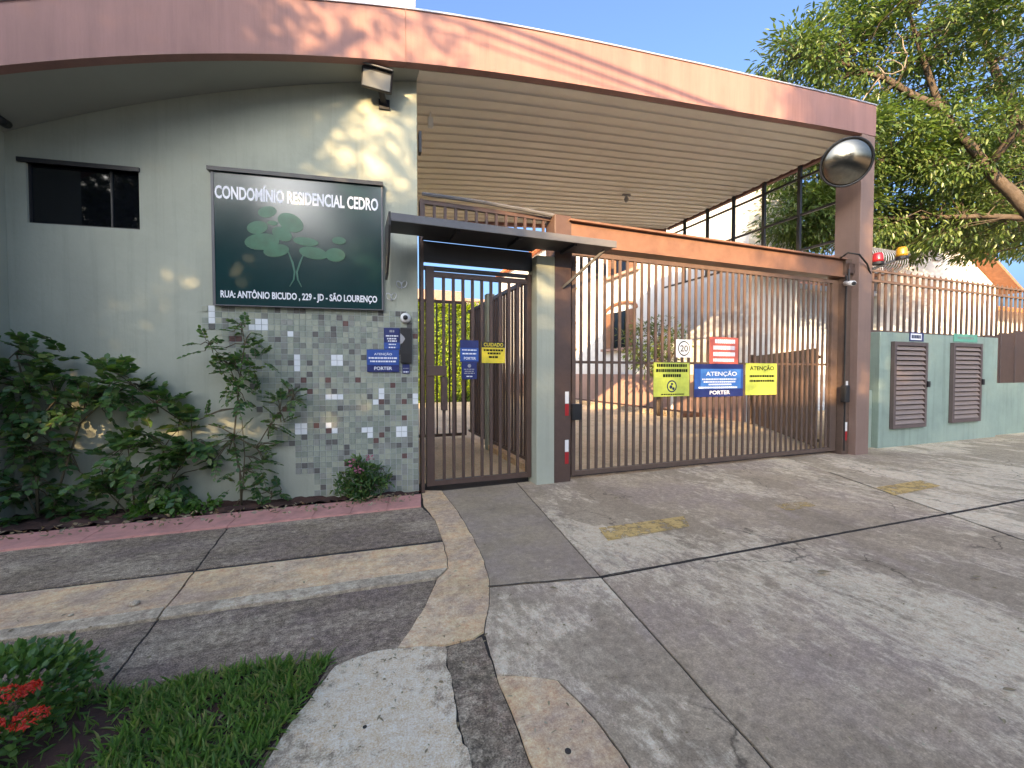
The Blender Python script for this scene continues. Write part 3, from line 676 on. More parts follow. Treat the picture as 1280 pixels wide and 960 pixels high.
I4 = Matrix.Identity(4)
def gsign(name, label, px0, py0, px1, py1, mat, rows=(), Y=4.17, th=.006, cat='sign', group=None, extra=None):
    a, b = onY(px0, py0, Y), onY(px1, py1, Y); x0, x1, z1, z0 = a.x, b.x, a.z, b.z
    t = thing(name, label, cat, ((x0 + x1) / 2, Y, z0), 0, group)
    part('plate', MB().box(x0, x1, Y - th, Y, z0, z1), mat, t)
    W, H = x1 - x0, z1 - z0; y = Y - th
    for r in rows:
        kind = r[0]
        if kind == 'bar':   # printed line of small unreadable text: broken dashes
            _, fy, fh, f0, f1, mt = r; m = MB(); x = x0 + W * f0
            while x < x0 + W * f1:
                w = random.uniform(.02, .045) * .8; e = min(x + w, x0 + W * f1); m.box(x, e, y - .0012, y + .001, z1 - H * (fy + fh), z1 - H * fy); x = e + .006
            part('print_line', m, mt, t)
        elif kind == 'band':
            _, fy, fh, f0, f1, mt = r; part('colour_band', MB().box(x0 + W * f0, x0 + W * f1, y - .0006, y + .001, z1 - H * (fy + fh), z1 - H * fy), mt, t)
        elif kind == 'text':
            _, s, fy, fh, f0, f1, mt = r; text(t, s, x0 + W * (f0 + f1) / 2, z1 - H * (fy + fh / 2), W * (f1 - f0), H * fh, y - .0026, mt, I4)
        elif kind == 'disc':
            _, fx, fy, rr, mt, dy = r; m = MB(); pl = [(x0 + W * fx + rr * math.cos(q), z1 - H * fy + rr * math.sin(q)) for q in np.linspace(0, 2 * math.pi, 25)[:-1]]
            m.prismM(pl, y - dy, y + .001, I4); part('disc', m, mt, t)
    return t
gsign('notice', 'green yellow notice with round emblem, leftmost of the row on the vehicle gate', 817, 453, 861, 495, 'signyg', [('bar', .04, .09, .08, .92, 'ink'), ('bar', .19, .09, .06, .94, 'ink'), ('bar', .34, .09, .25, .75, 'ink'), ('disc', .5, .70, .075, 'inkblue', .001), ('disc', .5, .70, .058, 'signyg', .0018), ('disc', .5, .63, .016, 'inkblue', .0026), ('disc', .47, .72, .022, 'inkblue', .0026), ('disc', .54, .77, .018, 'inkblue', .0026), ('bar', .92, .035, .2, .85, 'ink')])
gsign('notice', 'blue ATENÇÃO notice with navy footer at the middle of the vehicle gate', 868, 455, 928, 495, 'signblue', [('band', .0, .14, 0, 1, 'signnavy'), ('band', .76, .24, 0, 1, 'signnavy'), ('band', .15, .6, .12, .95, 'signmid'), ('text', 'ATENÇÃO', .20, .19, .22, .86, 'signwhite'), ('bar', .44, .045, .15, .85, 'signwhite'), ('bar', .52, .045, .18, .84, 'signwhite'), ('bar', .60, .045, .28, .75, 'signwhite'), ('bar', .69, .05, .08, .88, 'signwhite'), ('text', 'PORTER', .81, .12, .3, .72, 'signwhite')], Y=4.165)
gsign('notice', 'green yellow ATENÇÃO notice, rightmost of the row on the vehicle gate', 932, 454, 970, 493, 'signyg', [('text', 'ATENÇÃO', .06, .19, .12, .90, 'ink'), ('bar', .37, .07, .12, .92, 'ink'), ('bar', .52, .07, .12, .92, 'ink')])
gsign('notice', 'red notice with white lines above the blue notice', 887, 421, 922, 455, 'signred', [('bar', .08, .15, .18, .88, 'signwhite'), ('bar', .32, .15, .12, .88, 'signwhite'), ('bar', .56, .15, .12, .88, 'signwhite'), ('bar', .80, .12, .12, .85, 'signwhite')])
gsign('speed_sign', 'small white square speed sign reading 20 on the vehicle gate', 845, 424, 864, 447, 'signwhite', [('disc', .5, .5, .092, 'ink', .001), ('disc', .5, .5, .078, 'signwhite', .0018), ('text', '20', .32, .36, .25, .75, 'ink')])

# pedestrian gate
pg = thing('pedestrian_gate', 'brown barred pedestrian gate under the dark awning', 'gate', (1.25, 4.25, 0))
PX0, PX1, PY = .66, 1.815, 4.28
part('frame_stile', MB().box(.625, .655, PY - .05, PY + .06, 0, 2.9), 'brown', pg)
part('frame_stile', MB().box(PX0 + .02, PX0 + .10, PY - .03, PY + .03, .06, 2.26), 'brown', pg)
part('frame_stile', MB().box(PX1 - .05, PX1, PY - .03, PY + .03, .06, 2.26), 'brown', pg)
for z in (.06, 2.16): part('rail', MB().box(PX0 + .10, PX1 - .05, PY - .022, PY + .022, z, z + .05), 'brown', pg)
bme2 = boxmesh('bar', -.014, .014, -.014, .014, .11, 2.16, 'brown')
for k in range(9): inst('bar', bme2, pg, (PX0 + .10 + (PX1 - PX0 - .15) * (k + 1) / 10, PY, 0))
part('header_panel', MB().box(.656, PX1, PY - .04, PY + .01, 2.30, 2.498), 'awning', pg)
part('lock_plate', MB().box(PX0 + .02, PX0 + .22, PY - .05, PY - .031, 1.17, 1.27), 'brown', pg, bevel=.004)
part('lock_case', MB().box(PX0 + .17, PX0 + .23, PY - .04, PY + .02, .82, 1.16), 'brown', pg, bevel=.004)
part('header_rail', MB().box(.656, PX1, PY - .02, PY + .02, 2.225, 2.262), 'darkmetal', pg)

tr_ = thing('barred_transom', 'short brown barred panel above the dark awning', 'railing', (1.3, 4.25, 2.5))
part('top_rail', MB().box(.64, 2.03, 4.24, 4.28, 2.86, 2.90), 'brown', tr_)
part('cable_pipe', MB().tube([(.64, 4.2, 2.935), (1.2, 4.2, 2.94), (1.7, 4.2, 2.925), (2.1, 4.19, 2.90)], .018, 6), 'awning_edge', tr_)
part('bottom_rail', MB().box(.64, 1.815, 4.24, 4.28, 2.53, 2.56), 'brown', tr_)
tme = boxmesh('bar', -.013, .013, -.013, .013, 2.56, 2.86, 'brown')
for k in range(13): inst('bar', tme, tr_, (.66 + k * .108, 4.26, 0))

aw = thing('entry_awning', 'flat charcoal metal awning over the pedestrian gate', 'awning', (1.4, 4.0, 2.5))
AX0, AX1, AY0 = .31, 2.55, 3.74
part('roof_sheet', MB().box(AX0, AX1, AY0 + .02, 4.12, 2.50, 2.515), 'awning', aw)
part('roof_sheet_rear', MB().box(.64, 1.815, 4.12, 4.235, 2.501, 2.514), 'awning', aw)
part('front_edge', MB().box(AX0, AX1, AY0, AY0 + .019, 2.485, 2.555), 'awning_edge', aw, bevel=.004)
m = MB(); m.add([(AX0 - .02, AY0, 2.56), (AX0 - .02, 4.2, 2.56), (AX0 - .02, 4.2, 2.08), (AX0 - .02, 4.05, 2.10), (AX0 - .02, 3.86, 2.25), (AX0 - .02, AY0, 2.45)] + [(AX0 - .002, AY0, 2.56), (AX0 - .002, 4.2, 2.56), (AX0 - .002, 4.2, 2.08), (AX0 - .002, 4.05, 2.10), (AX0 - .002, 3.86, 2.25), (AX0 - .002, AY0, 2.45)],
                [(0, 1, 2, 3, 4, 5), (11, 10, 9, 8, 7, 6)] + [(i, i + 6, (i + 1) % 6 + 6, (i + 1) % 6) for i in range(6)])
part('side_plate', m, 'awning', aw)
for x in (.9, 1.5, 2.1): part('bracket', MB().bar((x, AY0 + .05, 2.485), (x, 4.11, 2.485), .03, .028), 'awning', aw)
part('brace', MB().bar((2.13, 4.128, 2.12), (2.45, AY0 + .08, 2.47), .025, .025), 'awning', aw)

# inner enclosure
sf = thing('enclosure_fence', 'brown barred fence along the right of the passage behind the pedestrian gate', 'fence', (2.0, 5.3, 0))
part('end_post', MB().box(1.94, 2.06, 6.28, 6.42, 0, 2.42), 'mint', sf)
part('lower_rail', MB().box(1.98, 2.02, 4.37, 6.28, .12, .16), 'brown', sf)
part('upper_rail', MB().box(1.98, 2.02, 4.37, 6.28, 2.30, 2.35), 'brown', sf)
part('plinth', MB().box(1.95, 2.05, 4.37, 6.28, -.03, .08), 'beige', sf)
fme = boxmesh('bar', -.014, .014, -.014, .014, .16, 2.30, 'brown')
for k in range(17): inst('bar', fme, sf, (2.0, 4.45 + k * .111, 0))
ig = thing('inner_gate', 'brown barred second gate at the far end of the pedestrian passage', 'gate', (1.4, 7.6, 0))
for b in ((.66, .72, 7.57, 7.63, .05, 2.5), (1.86, 1.94, 7.57, 7.63, .05, 2.5)): part('frame_stile', MB().box(*b), 'brown', ig)
for z in (.05, 2.45): part('rail', MB().box(.72, 1.86, 7.58, 7.62, z, z + .05), 'brown', ig)
ime = boxmesh('bar', -.013, .013, -.013, .013, .10, 2.45, 'brown')
for k in range(9): inst('bar', ime, ig, (.72 + 1.14 * (k + 1) / 10, 7.6, 0))
fx = thing('enclosure_return', 'brown barred panel joining the far gate and grey green post', 'fence', (2.0, 7.0, 0))
for z in (.12, 2.30): part('rail', MB().box(1.98, 2.02, 6.42, 7.6, z, z + .04), 'brown', fx)
for k in range(10): inst('bar', fme, fx, (2.0, 6.5 + k * .11, 0))
gsign('notice', 'blue access notice on the pedestrian gate bars', 575, 425, 598, 453, 'signnavy', [('band', .35, .6, .0, 1, 'signblue'), ('bar', .42, .05, .1, .9, 'signwhite'), ('bar', .58, .06, .12, .88, 'signwhite'), ('text', 'PORTER', .76, .12, .2, .85, 'signwhite')], Y=4.262)
gsign('notice', 'narrow navy notice below the blue one on the pedestrian gate', 577, 453, 596, 474, 'signnavy', [('disc', .5, .2, .018, 'grey_plastic', .001), ('bar', .38, .05, .15, .85, 'grey_plastic'), ('bar', .5, .05, .2, .8, 'grey_plastic'), ('bar', .62, .05, .15, .85, 'grey_plastic'), ('bar', .8, .06, .3, .7, 'signwhite')], Y=4.262)
gsign('warning_sign', 'yellow CUIDADO sign seen on the pedestrian gate bars', 602, 427, 631, 454, 'signyellow', [('band', 0, .27, 0, 1, 'black'), ('text', 'CUIDADO', .05, .17, .08, .92, 'signyellow'), ('bar', .35, .09, .08, .92, 'ink'), ('bar', .50, .09, .25, .8, 'ink'), ('bar', .67, .09, .3, .7, 'ink')], Y=4.262)

# ------------------------------------------------------------------ SMALL WALL FITTINGS
def wsign(name, label, px0, py0, px1, py1, mat, rows, y=-.012, cat='sign'):
    (x0, z1), (x1, z0) = onW(px0, py0), onW(px1, py1)
    t = thing(name, label, cat, WM @ Vector(((x0 + x1) / 2, 0, z0)), WA)
    part('plate', WBox(x0, x1, y - .006, y, z0, z1), mat, t); W, H = x1 - x0, z1 - z0; yy = y - .006
    for r in rows:
        if r[0] == 'bar':
            _, fy, fh, f0, f1, mt = r; m = MB(); x = x0 + W * f0
            while x < x0 + W * f1: e = min(x + random.uniform(.012, .03), x0 + W * f1); m.box(x, e, yy - .0012, yy + .001, z1 - H * (fy + fh), z1 - H * fy, WM); x = e + .005
            part('print_line', m, mt, t)
        elif r[0] == 'band': part('colour_band', WBox(x0 + W * r[3], x0 + W * r[4], yy - .0006, yy + .001, z1 - H * (r[1] + r[2]), z1 - H * r[1]), r[5], t)
        else: _, s, fy, fh, f0, f1, mt = r; text(t, s, x0 + W * (f0 + f1) / 2, z1 - H * (fy + fh / 2), W * (f1 - f0), H * fh, yy - .0014, mt, WM)
    return t
wsign('notice', 'wide blue ATENÇÃO notice with PORTER lettering on the mosaic', 459, 437, 499, 465, 'signblue', [('band', .68, .32, 0, 1, 'signnavy'), ('text', 'ATENÇÃO', .13, .14, .22, .78, 'signwhite'), ('bar', .34, .07, .05, .95, 'signwhite'), ('bar', .49, .07, .1, .9, 'signwhite'), ('text', 'PORTER', .76, .15, .22, .78, 'signwhite')], y=-.018)
wsign('notice', 'small upright blue notice beside the intercom on the mosaic', 480, 410, 500, 437, 'signnavy', [('bar', .1, .1, .35, .65, 'grey_plastic'), ('bar', .34, .06, .12, .9, 'signwhite'), ('bar', .47, .06, .2, .8, 'signwhite'), ('bar', .58, .06, .25, .8, 'signwhite'), ('band', .68, .3, 0, 1, 'signblue'), ('bar', .74, .05, .3, .75, 'signwhite'), ('bar', .88, .06, .3, .75, 'signwhite')])
wsign('notice', 'tiny navy tag below the intercom on the mosaic', 503, 455, 512, 467, 'signnavy', [('bar', .42, .08, .1, .9, 'grey_plastic'), ('bar', .75, .14, .15, .85, 'signwhite')])
ic = thing('intercom', 'dark grey intercom unit mounted on the mosaic beside the gate', 'intercom', WM @ Vector((onW(508, 430)[0], 0, 1.1)), WA)
(x0, z1), (x1, z0) = onW(500.5, 410), onW(515, 454)
part('body', WBox(x0, x1, -.045, -.008, z0, z1), 'frame_dark', ic, bevel=.006)
xm, zm = onW(502, 424); part('speaker_label', MB().prismM([(x0, zm + .055), (x0 + .035, zm + .02), (x0 + .045, zm), (x0 + .02, zm - .04), (x0, zm - .05)][::-1], -.047, -.044, WM), 'grey_plastic', ic)
part('keypad', WBox(x0 + .015, x1 - .015, -.047, -.044, z0 + .02, z0 + .09), 'black', ic)
dc = thing('dome_camera', 'white dome camera on the mosaic above the intercom', 'camera', WM @ Vector((onW(507, 398)[0], -.01, onW(507, 398)[1])), WA)
cx, cz = onW(507, 398); MR = WM @ Matrix.Translation((cx, -.008, cz)) @ Matrix.Rotation(R(90), 4, 'X')
part('housing', MB().lathe([(.05, 0), (.05, .025), (.042, .05), (.026, .062)], 16, MR), 'white', dc, True)
part('lens', MB().lathe([(.024, .06), (.022, .072), (.008, .078)], 14, MR), 'black', dc, True)
# butterfly ornaments
for k, (px, py) in enumerate(((489, 372), (502, 357))):
    cx, cz = onW(px, py); t = thing('butterfly_ornament', ('lower left' if k == 0 else 'upper right') + ' wire butterfly ornament on the wall under the awning', 'ornament', WM @ Vector((cx, 0, cz)), WA, 'wire butterflies')
    m = MB()
    for s in (-1, 1):
        m.tube([WM @ Vector((cx + s * .035 * (1 - math.cos(a)) * .7, -.012 - .01 * s, cz + .03 * math.sin(a) + .02 * (1 - math.cos(a)) / 2)) for a in np.linspace(0, 2 * math.pi, 13)], .004, 5, False)
    part('wing', m, 'wire', t); part('body', MB().tube([WM @ Vector((cx, -.012, cz - .035)), WM @ Vector((cx, -.014, cz + .03))], .004, 5), 'wire', t)
# floodlight
fl = thing('floodlight', 'grey rectangular floodlight fixed high at the wall corner', 'floodlight', WM @ Vector((onW(470, 100)[0], 0, 3.9)), WA)
fp = WMI @ onWd(471, 99, .20); cx, cz = fp.x, fp.z; FM = WM @ Matrix.Translation(fp) @ Matrix.Rotation(R(8), 4, 'Y') @ Matrix.Rotation(R(22), 4, 'X')
part('housing', MB().box(-.135, .135, -.005, .06, -.085, .085, FM), 'frame_dark', fl, bevel=.01)
part('lens', MB().box(-.12, .12, -.009, -.006, -.072, .055, FM), 'lens', fl)
part('hood', MB().box(-.138, .138, -.035, .02, .087, .10, FM), 'awning_edge', fl, bevel=.004)
part('bracket', MB().bar(FM @ Vector((.02, .05, -.03)), WM @ Vector((cx + .05, -.001, cz - .10)), .05, .02), 'frame_dark', fl)
part('mount', WBox(cx, cx + .10, -.02, -.001, cz - .15, cz - .06), 'frame_dark', fl)
# left camera, ceiling fittings
lc = thing('bullet_camera', 'dark bullet camera on the return wall at the left edge', 'camera', (-2.63, 4.55, 2.95))
p = onX(2, 152, -2.56)
part('body', MB().tube([p + Vector((0, .05, .01)), p + Vector((.02, -.10, -.02))], .035, 12), 'black', lc, True)
part('arm', MB().tube([p, Vector((-2.631, p.y + .03, p.z + .02))], .012, 6), 'white', lc)
ls = thing('motion_sensor', 'small cream sensor under the slatted ceiling beside the wall', 'sensor', onY(538, 153, 4.75))
p = onY(538, 153, 4.75); part('body', MB().box(p.x - .03, p.x + .03, p.y - .03, p.y + .02, p.z - .06, p.z + .05), 'white', ls, bevel=.012); part('stem', MB().tube([p + Vector((0, 0, .04)), (p.x, p.y, zb(p.x) + .005)], .01, 6), 'white', ls)
wpk = thing('wall_socket', 'dark conduit fitting on the wall edge below the ceiling', 'fitting', (.63, 4.3, 3.4)); part('body', MB().box(.622, .645, 4.25, 4.33, 3.36, 3.56), 'frame_dark', wpk)
cl = thing('ceiling_lamp', 'small bracket lamp hanging from the slatted ceiling', 'lamp', (0, 0, 0)); d = ray(783, 243)
best = min((abs((CAM + d * t).z - zb((CAM + d * t).x)), t) for t in np.linspace(4, 10, 600))[1]; p = CAM + d * best
cl.location = p; PM[cl.name] = Matrix.Translation(p)
part('stem', MB().tube([p + Vector((0, 0, .06)), p + Vector((0, 0, -.06))], .02, 8), 'grey_plastic', cl); part('crossarm', MB().tube([p + Vector((-.08, 0, -.01)), p + Vector((.08, 0, -.01))], .022, 8), 'grey_plastic', cl); part('bulb_cap', MB().lathe([(.03, 0), (.045, -.04), (.02, -.09)], 10, Matrix.Translation(p + Vector((0, 0, -.05)))), 'grey_plastic', cl, True)
# convex mirror
mc = at(1058, 203, 5.75); nd = (Vector((-.62, -.75, -.36))).normalized(); MM = Matrix.Translation(mc) @ nd.to_track_quat('Z', 'Y').to_matrix().to_4x4()
mi = thing('convex_mirror', 'round convex traffic mirror on the brown column', 'mirror', mc); rr = .295
part('glass', MB().lathe([(rr * math.sin(a), rr * 1.6 * (math.cos(a) - math.cos(.62)) * .9) for a in ()] + [(rr * k / 10, .11 * (1 - (k / 10) ** 2)) for k in (10, 9, 8, 7, 6, 5, 4, 3, 2, 1)] + [(.002, .11)], 40, MM), 'mirror', mi, True)
part('back_shell', MB().lathe([(.03, -.07), (rr * .6, -.05), (rr, -.012)], 40, MM), 'black', mi, True)
part('rim', MB().lathe([(rr + .001, -.015), (rr + .014, -.012), (rr + .016, .008), (rr + .002, .012), (rr - .006, .006)], 40, MM), 'black', mi, True)
part('bracket_arm', MB().tube([mc - nd * .06, mc + Vector((.12, .12, .0)), Vector((6.84, 4.06, mc.z))], .018, 8), 'black', mi)
# bullet camera on column
p = at(1061, 354, 6.05)
cc = thing('bullet_camera', 'white bullet camera on the brown column beside the gate', 'camera', p)
part('body', MB().tube([p + Vector((.06, .08, .02)), p + Vector((-.03, -.08, -.02))], .036, 12), 'white', cc, True); part('lens', MB().tube([p + Vector((-.03, -.081, -.02)), p + Vector((-.035, -.09, -.022))], .028, 12), 'black', cc)
part('arm', MB().tube([p + Vector((0, 0, .03)), p + Vector((.01, .01, .20)), (6.76, 4.099, p.z + .22)], .014, 6), 'black', cc); part('base_plate', MB().box(6.71, 6.82, 4.06, 4.099, p.z + .16, p.z + .30), 'brown', cc)
# beacons on an arm
b0 = at(1087, 340, 6.25); b1 = at(1138, 318, 6.0)
bc = thing('beacon_bracket', 'dark metal arm with red and amber warning beacons beside the column', 'beacon', b0)
part('arm', MB().bar(Vector((7.127, 4.15, b0.z)), b1, .06, .03), 'frame_dark', bc)
for px, py, mt, nm in ((1097, 326, 'red_lens', 'red_beacon'), (1127, 319, 'amber_lens', 'amber_beacon')):
    q = at(px, py, 6.2 if px < 1110 else 6.05); T = Matrix.Translation(q + Vector((0, 0, -.02)))
    o = part(nm, MB().lathe([(.068, 0), (.07, .03), (.064, .10), (.05, .13), (.02, .135)], 18, T), mt, bc, True); part('base', MB().lathe([(.066, -.04), (.074, -.035), (.074, -.001)], 18, T), 'frame_dark', o)
ck = thing('loose_cable', 'black cable looping round the brown column to the beacons', 'cable', (6.9, 4.0, 2.8)); part('cable', MB().tube([at(1050, 323, 6.1), at(1060, 316, 5.95), at(1074, 318, 5.95), at(1084, 330, 6.1), at(1088, 342, 6.2), Vector((7.14, 4.2, 2.6)), Vector((7.14, 4.22, .5))], .012, 6), 'cable', ck, True)

# ------------------------------------------------------------------ RIGHT WALL, METER BLOCK, FENCE
mbk = thing('meter_block', 'mint painted masonry block with two brown louvred doors', 'wall', (9.5, 4.5, 0))
part('masonry', MB().box(7.80, 11.28, 4.25, 4.75, -.1, 1.85), 'mint_block', mbk, bevel=.012)
lw = thing('low_wall', 'low mint wall stub between the column and the louvred block', 'wall', (7.4, 4.5, 0)); part('masonry', MB().box(7.128, 7.797, 4.34, 4.62, -.1, .92), 'mint_block', lw, bevel=.01)
for x0, x1, z0, z1, nm in ((8.07, 8.97, .30, 1.70, 'left'), (9.72, 10.63, .33, 1.72, 'right')):
    t = thing('louvred_door', 'brown louvred metal door %s in the mint block' % ('nearer the column' if nm == 'left' else 'farther from the column'), 'door', ((x0 + x1) / 2, 4.25, z0), 0, 'meter cupboard doors')
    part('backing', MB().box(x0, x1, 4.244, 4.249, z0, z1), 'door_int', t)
    for b in ((x0, x0 + .06, z0, z1), (x1 - .06, x1, z0, z1)): part('frame_stile', MB().box(b[0], b[1], 4.195, 4.247, b[2], b[3]), 'louvre_frame', t)
    for z in (z0, z1 - .06): part('frame_rail', MB().box(x0 + .06, x1 - .06, 4.197, 4.246, z, z + .06), 'louvre_frame', t)
    ns = 16; h = (z1 - z0 - .12) / ns
    me = bpy.data.meshes.new('slat'); mb = MB().box(x0 + .061 - (x0 + x1) / 2, x1 - .061 - (x0 + x1) / 2, -.004, .004, -h * .62, h * .30, Matrix.Rotation(R(-32), 4, 'X')); me.from_pydata(mb.v, [], mb.f); me.materials.append(M['louvre'])
    for k in range(ns): inst('slat', me, t, ((x0 + x1) / 2, 4.222, z0 + .06 + (k + .62) * h))
    part('latch', MB().box(x1 - .03, x1 + .03, 4.17, 4.194, (z0 + z1) / 2 - .04, (z0 + z1) / 2 + .06), 'black', t)
gsign('plate_sign', 'small dark blue plate with white marks above the first louvred door', 1137, 415, 1154, 427, 'signnavy', [('band', .15, .7, .05, .85, 'signwhite'), ('bar', .3, .4, .12, .8, 'inkblue')], Y=4.246)
gsign('plate_sign', 'pale green plate above the second louvred door', 1192, 417, 1221, 428, 'signteal', [('bar', .35, .3, .15, .85, 'mint_block')], Y=4.246)
rf = thing('picket_fence', 'brown steel picket fence with pointed tops above the mint block', 'fence', (10, 4.5, 1.88))
def picket(z0, z1, w=.026, d=.011):
    me = bpy.data.meshes.new('picket'); mb = MB().box(-w, w, -d, d, z0, z1); k = len(mb.v); mb.add([(-w, -d, z1), (w, -d, z1), (w, d, z1), (-w, d, z1), (0, 0, z1 + .06)], [(0, 1, 4), (1, 2, 4), (2, 3, 4), (3, 0, 4)])
    me.from_pydata(mb.v, [], mb.f); me.materials.append(M['gate_brown']); return me
FY = 4.50
part('lower_rail', MB().box(7.80, 13.6, FY - .03, FY + .03, 1.855, 1.905), 'gate_brown', rf)
part('upper_rail', MB().box(7.13, 13.6, FY - .013, FY + .013, 2.70, 2.735), 'gate_brown', rf); part('top_rail', MB().box(7.13, 13.6, FY - .013, FY + .013, 2.865, 2.895), 'gate_brown', rf)
p1 = picket(1.906, 2.90); p2 = picket(.93, 2.90)
for k in range(37):
    x = 7.19 + k * .175; inst('picket', p2 if x < 7.8 else p1, rf, (x, FY + .025, 0))
# razor wire coil
rz = thing('razor_wire', 'coil of galvanised razor wire along the top of the picket fence', 'wire', (8.5, 4.6, 2.9))
part('coil', MB().tube([(7.45 + .020 * a / (2 * math.pi) * 3.3, 4.72 + .20 * math.cos(a), 3.14 + .20 * math.sin(a)) for a in np.linspace(0, 2 * math.pi * 24, 24 * 18)], .006, 4), 'wire', rz)
# continuation wall
cw2 = thing('boundary_wall', 'weathered low wall with brown sheet fence above at the right edge', 'wall', (13, 4.4, 0))
part('masonry', MB().box(11.283, 16.5, 4.36, 4.7, -.1, 1.0), 'mint_block', cw2)
for k in range(9):
    x = 11.30 + k * .55; part('fence_panel', MB().box(x, x + .53, 4.44, 4.47, 1.001, 1.92 + .06 * k), 'brown', cw2); part('fence_post', MB().box(x + .532, x + .548, 4.42, 4.49, 1.001, 1.95 + .06 * k), 'reflect_red' if False else 'louvre_frame', cw2)

# ------------------------------------------------------------------ INSIDE THE GATES
dv = Vector((math.sin(R(35.3)), math.cos(R(35.3)), 0)); s0 = Vector((6.72, 4.5, 0))
nf = thing('drive_fence', 'brown close slatted fence slanting back inside the right of the gate', 'fence', s0, -R(35.3))
NM = PM[nf.name]
part('rear_post', MB().box(-.06, .06, 3.4, 3.52, 0, 1.62, NM), 'gate_brown', nf); part('lower_rail', MB().box(.021, .05, 0, 3.4, .12, .17, NM), 'gate_brown', nf); part('upper_rail', MB().box(.021, .05, 0, 3.4, 1.42, 1.47, NM), 'gate_brown', nf)
nme = boxmesh('slat', -.012, .02, -.055, .055, .05, 1.58, 'gate_brown')
for k in range(28): inst('slat', nme, nf, NM @ Vector((0, .06 + k * .121, 0)))

def house(name, label, x0, x1, y0, y1, h, wallm, roofm, gable=None, over=.4, rise=1.3, cat='house', base=None):
    t = thing(name, label, cat, ((x0 + x1) / 2, (y0 + y1) / 2, 0))
    part('wall', MB().box(x0, x1, y0, y1, -.05, h), wallm, t)
    m = MB()
    if gable == 'Y':       # ridge along y
        xm = (x0 + x1) / 2; part('gable_wall', MB().prismM([(x0, h + .001), (x1, h + .001), (xm, h + rise)], y0, y1, I4), wallm, t)
        k = rise / (xm - x0)
        for s, xe in ((-1, x0 - over), (1, x1 + over)):
            ze = h - over * k; th = .12
            m = MB(); vs = [(xm, y, h + rise + z) for y in (y0 - over, y1 + over) for z in (.01, .13)] + [(xe, y, ze + z) for y in (y0 - over, y1 + over) for z in (.01, .13)]
            m.add(vs, [(0, 1, 5, 4), (2, 6, 7, 3), (1, 3, 7, 5), (0, 4, 6, 2), (4, 5, 7, 6)]); part('roof_slope', m, roofm, t)
    elif gable == 'X':
        ym = (y0 + y1) / 2; T = Matrix.Rotation(R(90), 4, 'Z'); part('gable_wall', MB().add([(x, y, z) for x in (x0, x1) for y, z in ((y0, h + .001), (y1, h + .001), (ym, h + rise))], [(0, 2, 1), (3, 4, 5), (0, 1, 4, 3), (1, 2, 5, 4), (2, 0, 3, 5)]), wallm, t)
        k = rise / (ym - y0)
        for ye in (y0 - over, y1 + over):
            ze = h - over * k; vs = [(x, ym, h + rise + z) for x in (x0 - over, x1 + over) for z in (.01, .13)] + [(x, ye, ze + z) for x in (x0 - over, x1 + over) for z in (.01, .13)]
            m = MB(); m.add(vs, [(0, 1, 5, 4), (2, 6, 7, 3), (1, 3, 7, 5), (0, 4, 6, 2), (4, 5, 7, 6)]); part('roof_slope', m, roofm, t)
    else:
        part('roof', MB().box(x0 - over, x1 + over, y0 - over, y1 + over, h + .001, h + .16), roofm, t)
    return t
def window_x(t, X, y0, y1, z0, z1, arch=False, sgn=-1):   # on a wall facing -x
    w = part('window', MB().box(X - .012, X + .01, y0, y1, z0, z1), 'glassdark', t)
    yw = (y1 - y0) * .27
    for a, b in ((y0, y0 + yw), (y1 - yw, y1)):
        part('shutter', MB().box(X - .05, X - .013, a, b, z0, z1), 'shutter', t)
        m = MB()
        for k in range(12): m.box(X - .062, X - .051, a + .04, b - .04, z0 + (z1 - z0) * (k + .2) / 12, z0 + (z1 - z0) * (k + .7) / 12)
        part('slat', m, 'shutter', t)
    part('sill', MB().box(X - .16, X - .001, y0 - .15, y1 + .15, z0 - .10, z0 - .01), 'pinkbase', t)
    m = MB()
    if arch:
        ym = (y0 + y1) / 2; n = 14; hw = (y1 - y0) / 2 + .06
        m.tube([(X - .03, ym + hw * math.cos(a), z1 + .30 * math.sin(a)) for a in np.linspace(0, math.pi, n)], .06, 6); part('arch', m, 'rooftile_old', t)
    else: part('lintel', MB().box(X - .05, X - .001, y0 - .08, y1 + .08, z1 + .01, z1 + .10), 'pinkbase', t)
rh = house('row_house', 'two storey white house with brown shutters along the inner drive', 9.0, 10.8, 7.7, 26, 7.4, 'house_white', 'rooftile', None, .3)
part('rear_wing', MB().box(10.801, 14.5, 13, 26, -.05, 7.3), 'house_white', rh)
window_x(rh, 9.0, 12.05, 13.85, 2.1, 3.4, True); window_x(rh, 9.0, 12.0, 13.7, 4.75, 6.1)
window_x(rh, 9.0, 16.2, 17.2, 2.3, 3.3); window_x(rh, 9.0, 16.2, 17.2, 4.9, 5.9); window_x(rh, 9.0, 19.5, 21.2, 2.1, 3.4, True); window_x(rh, 9.0, 19.5, 21.2, 4.75, 6.1)
part('plinth', MB().box(8.93, 8.998, 7.7, 26, -.05, 1.15), 'pinkbase', rh)
part('drain_pipe', MB().tube([(8.94, 10.2, 7.3), (8.94, 10.2, .1)], .05, 8), 'house_white', rh)
ga = house('garage_house', 'single storey white walled house with bluish shade in its wall colour behind the picket fence', 11.2, 17.2, 9.2, 15, 3.75, 'house_shaded', 'flashing', None, .15)
nh = house('gable_house', 'bright white gable ended house with terracotta eaves under the tree', 16.4, 23.6, 9.0, 18, 4.55, 'house_white', 'rooftile_old', 'Y', .55, 1.75)
part('vent', MB().box(19.3, 19.8, 8.95, 8.995, 5.2, 5.5), 'grey_plastic', nh)
oh = house('tiled_house', 'low white house with orange tiled roof at the far right', 25.2, 38, 8.5, 17, 3.5, 'house_white', 'rooftile', 'X', .5, 1.3)
part('awning_panel', MB().box(25.6, 30, 8.2, 8.45, 2.55, 3.1), 'rooftile', oh)
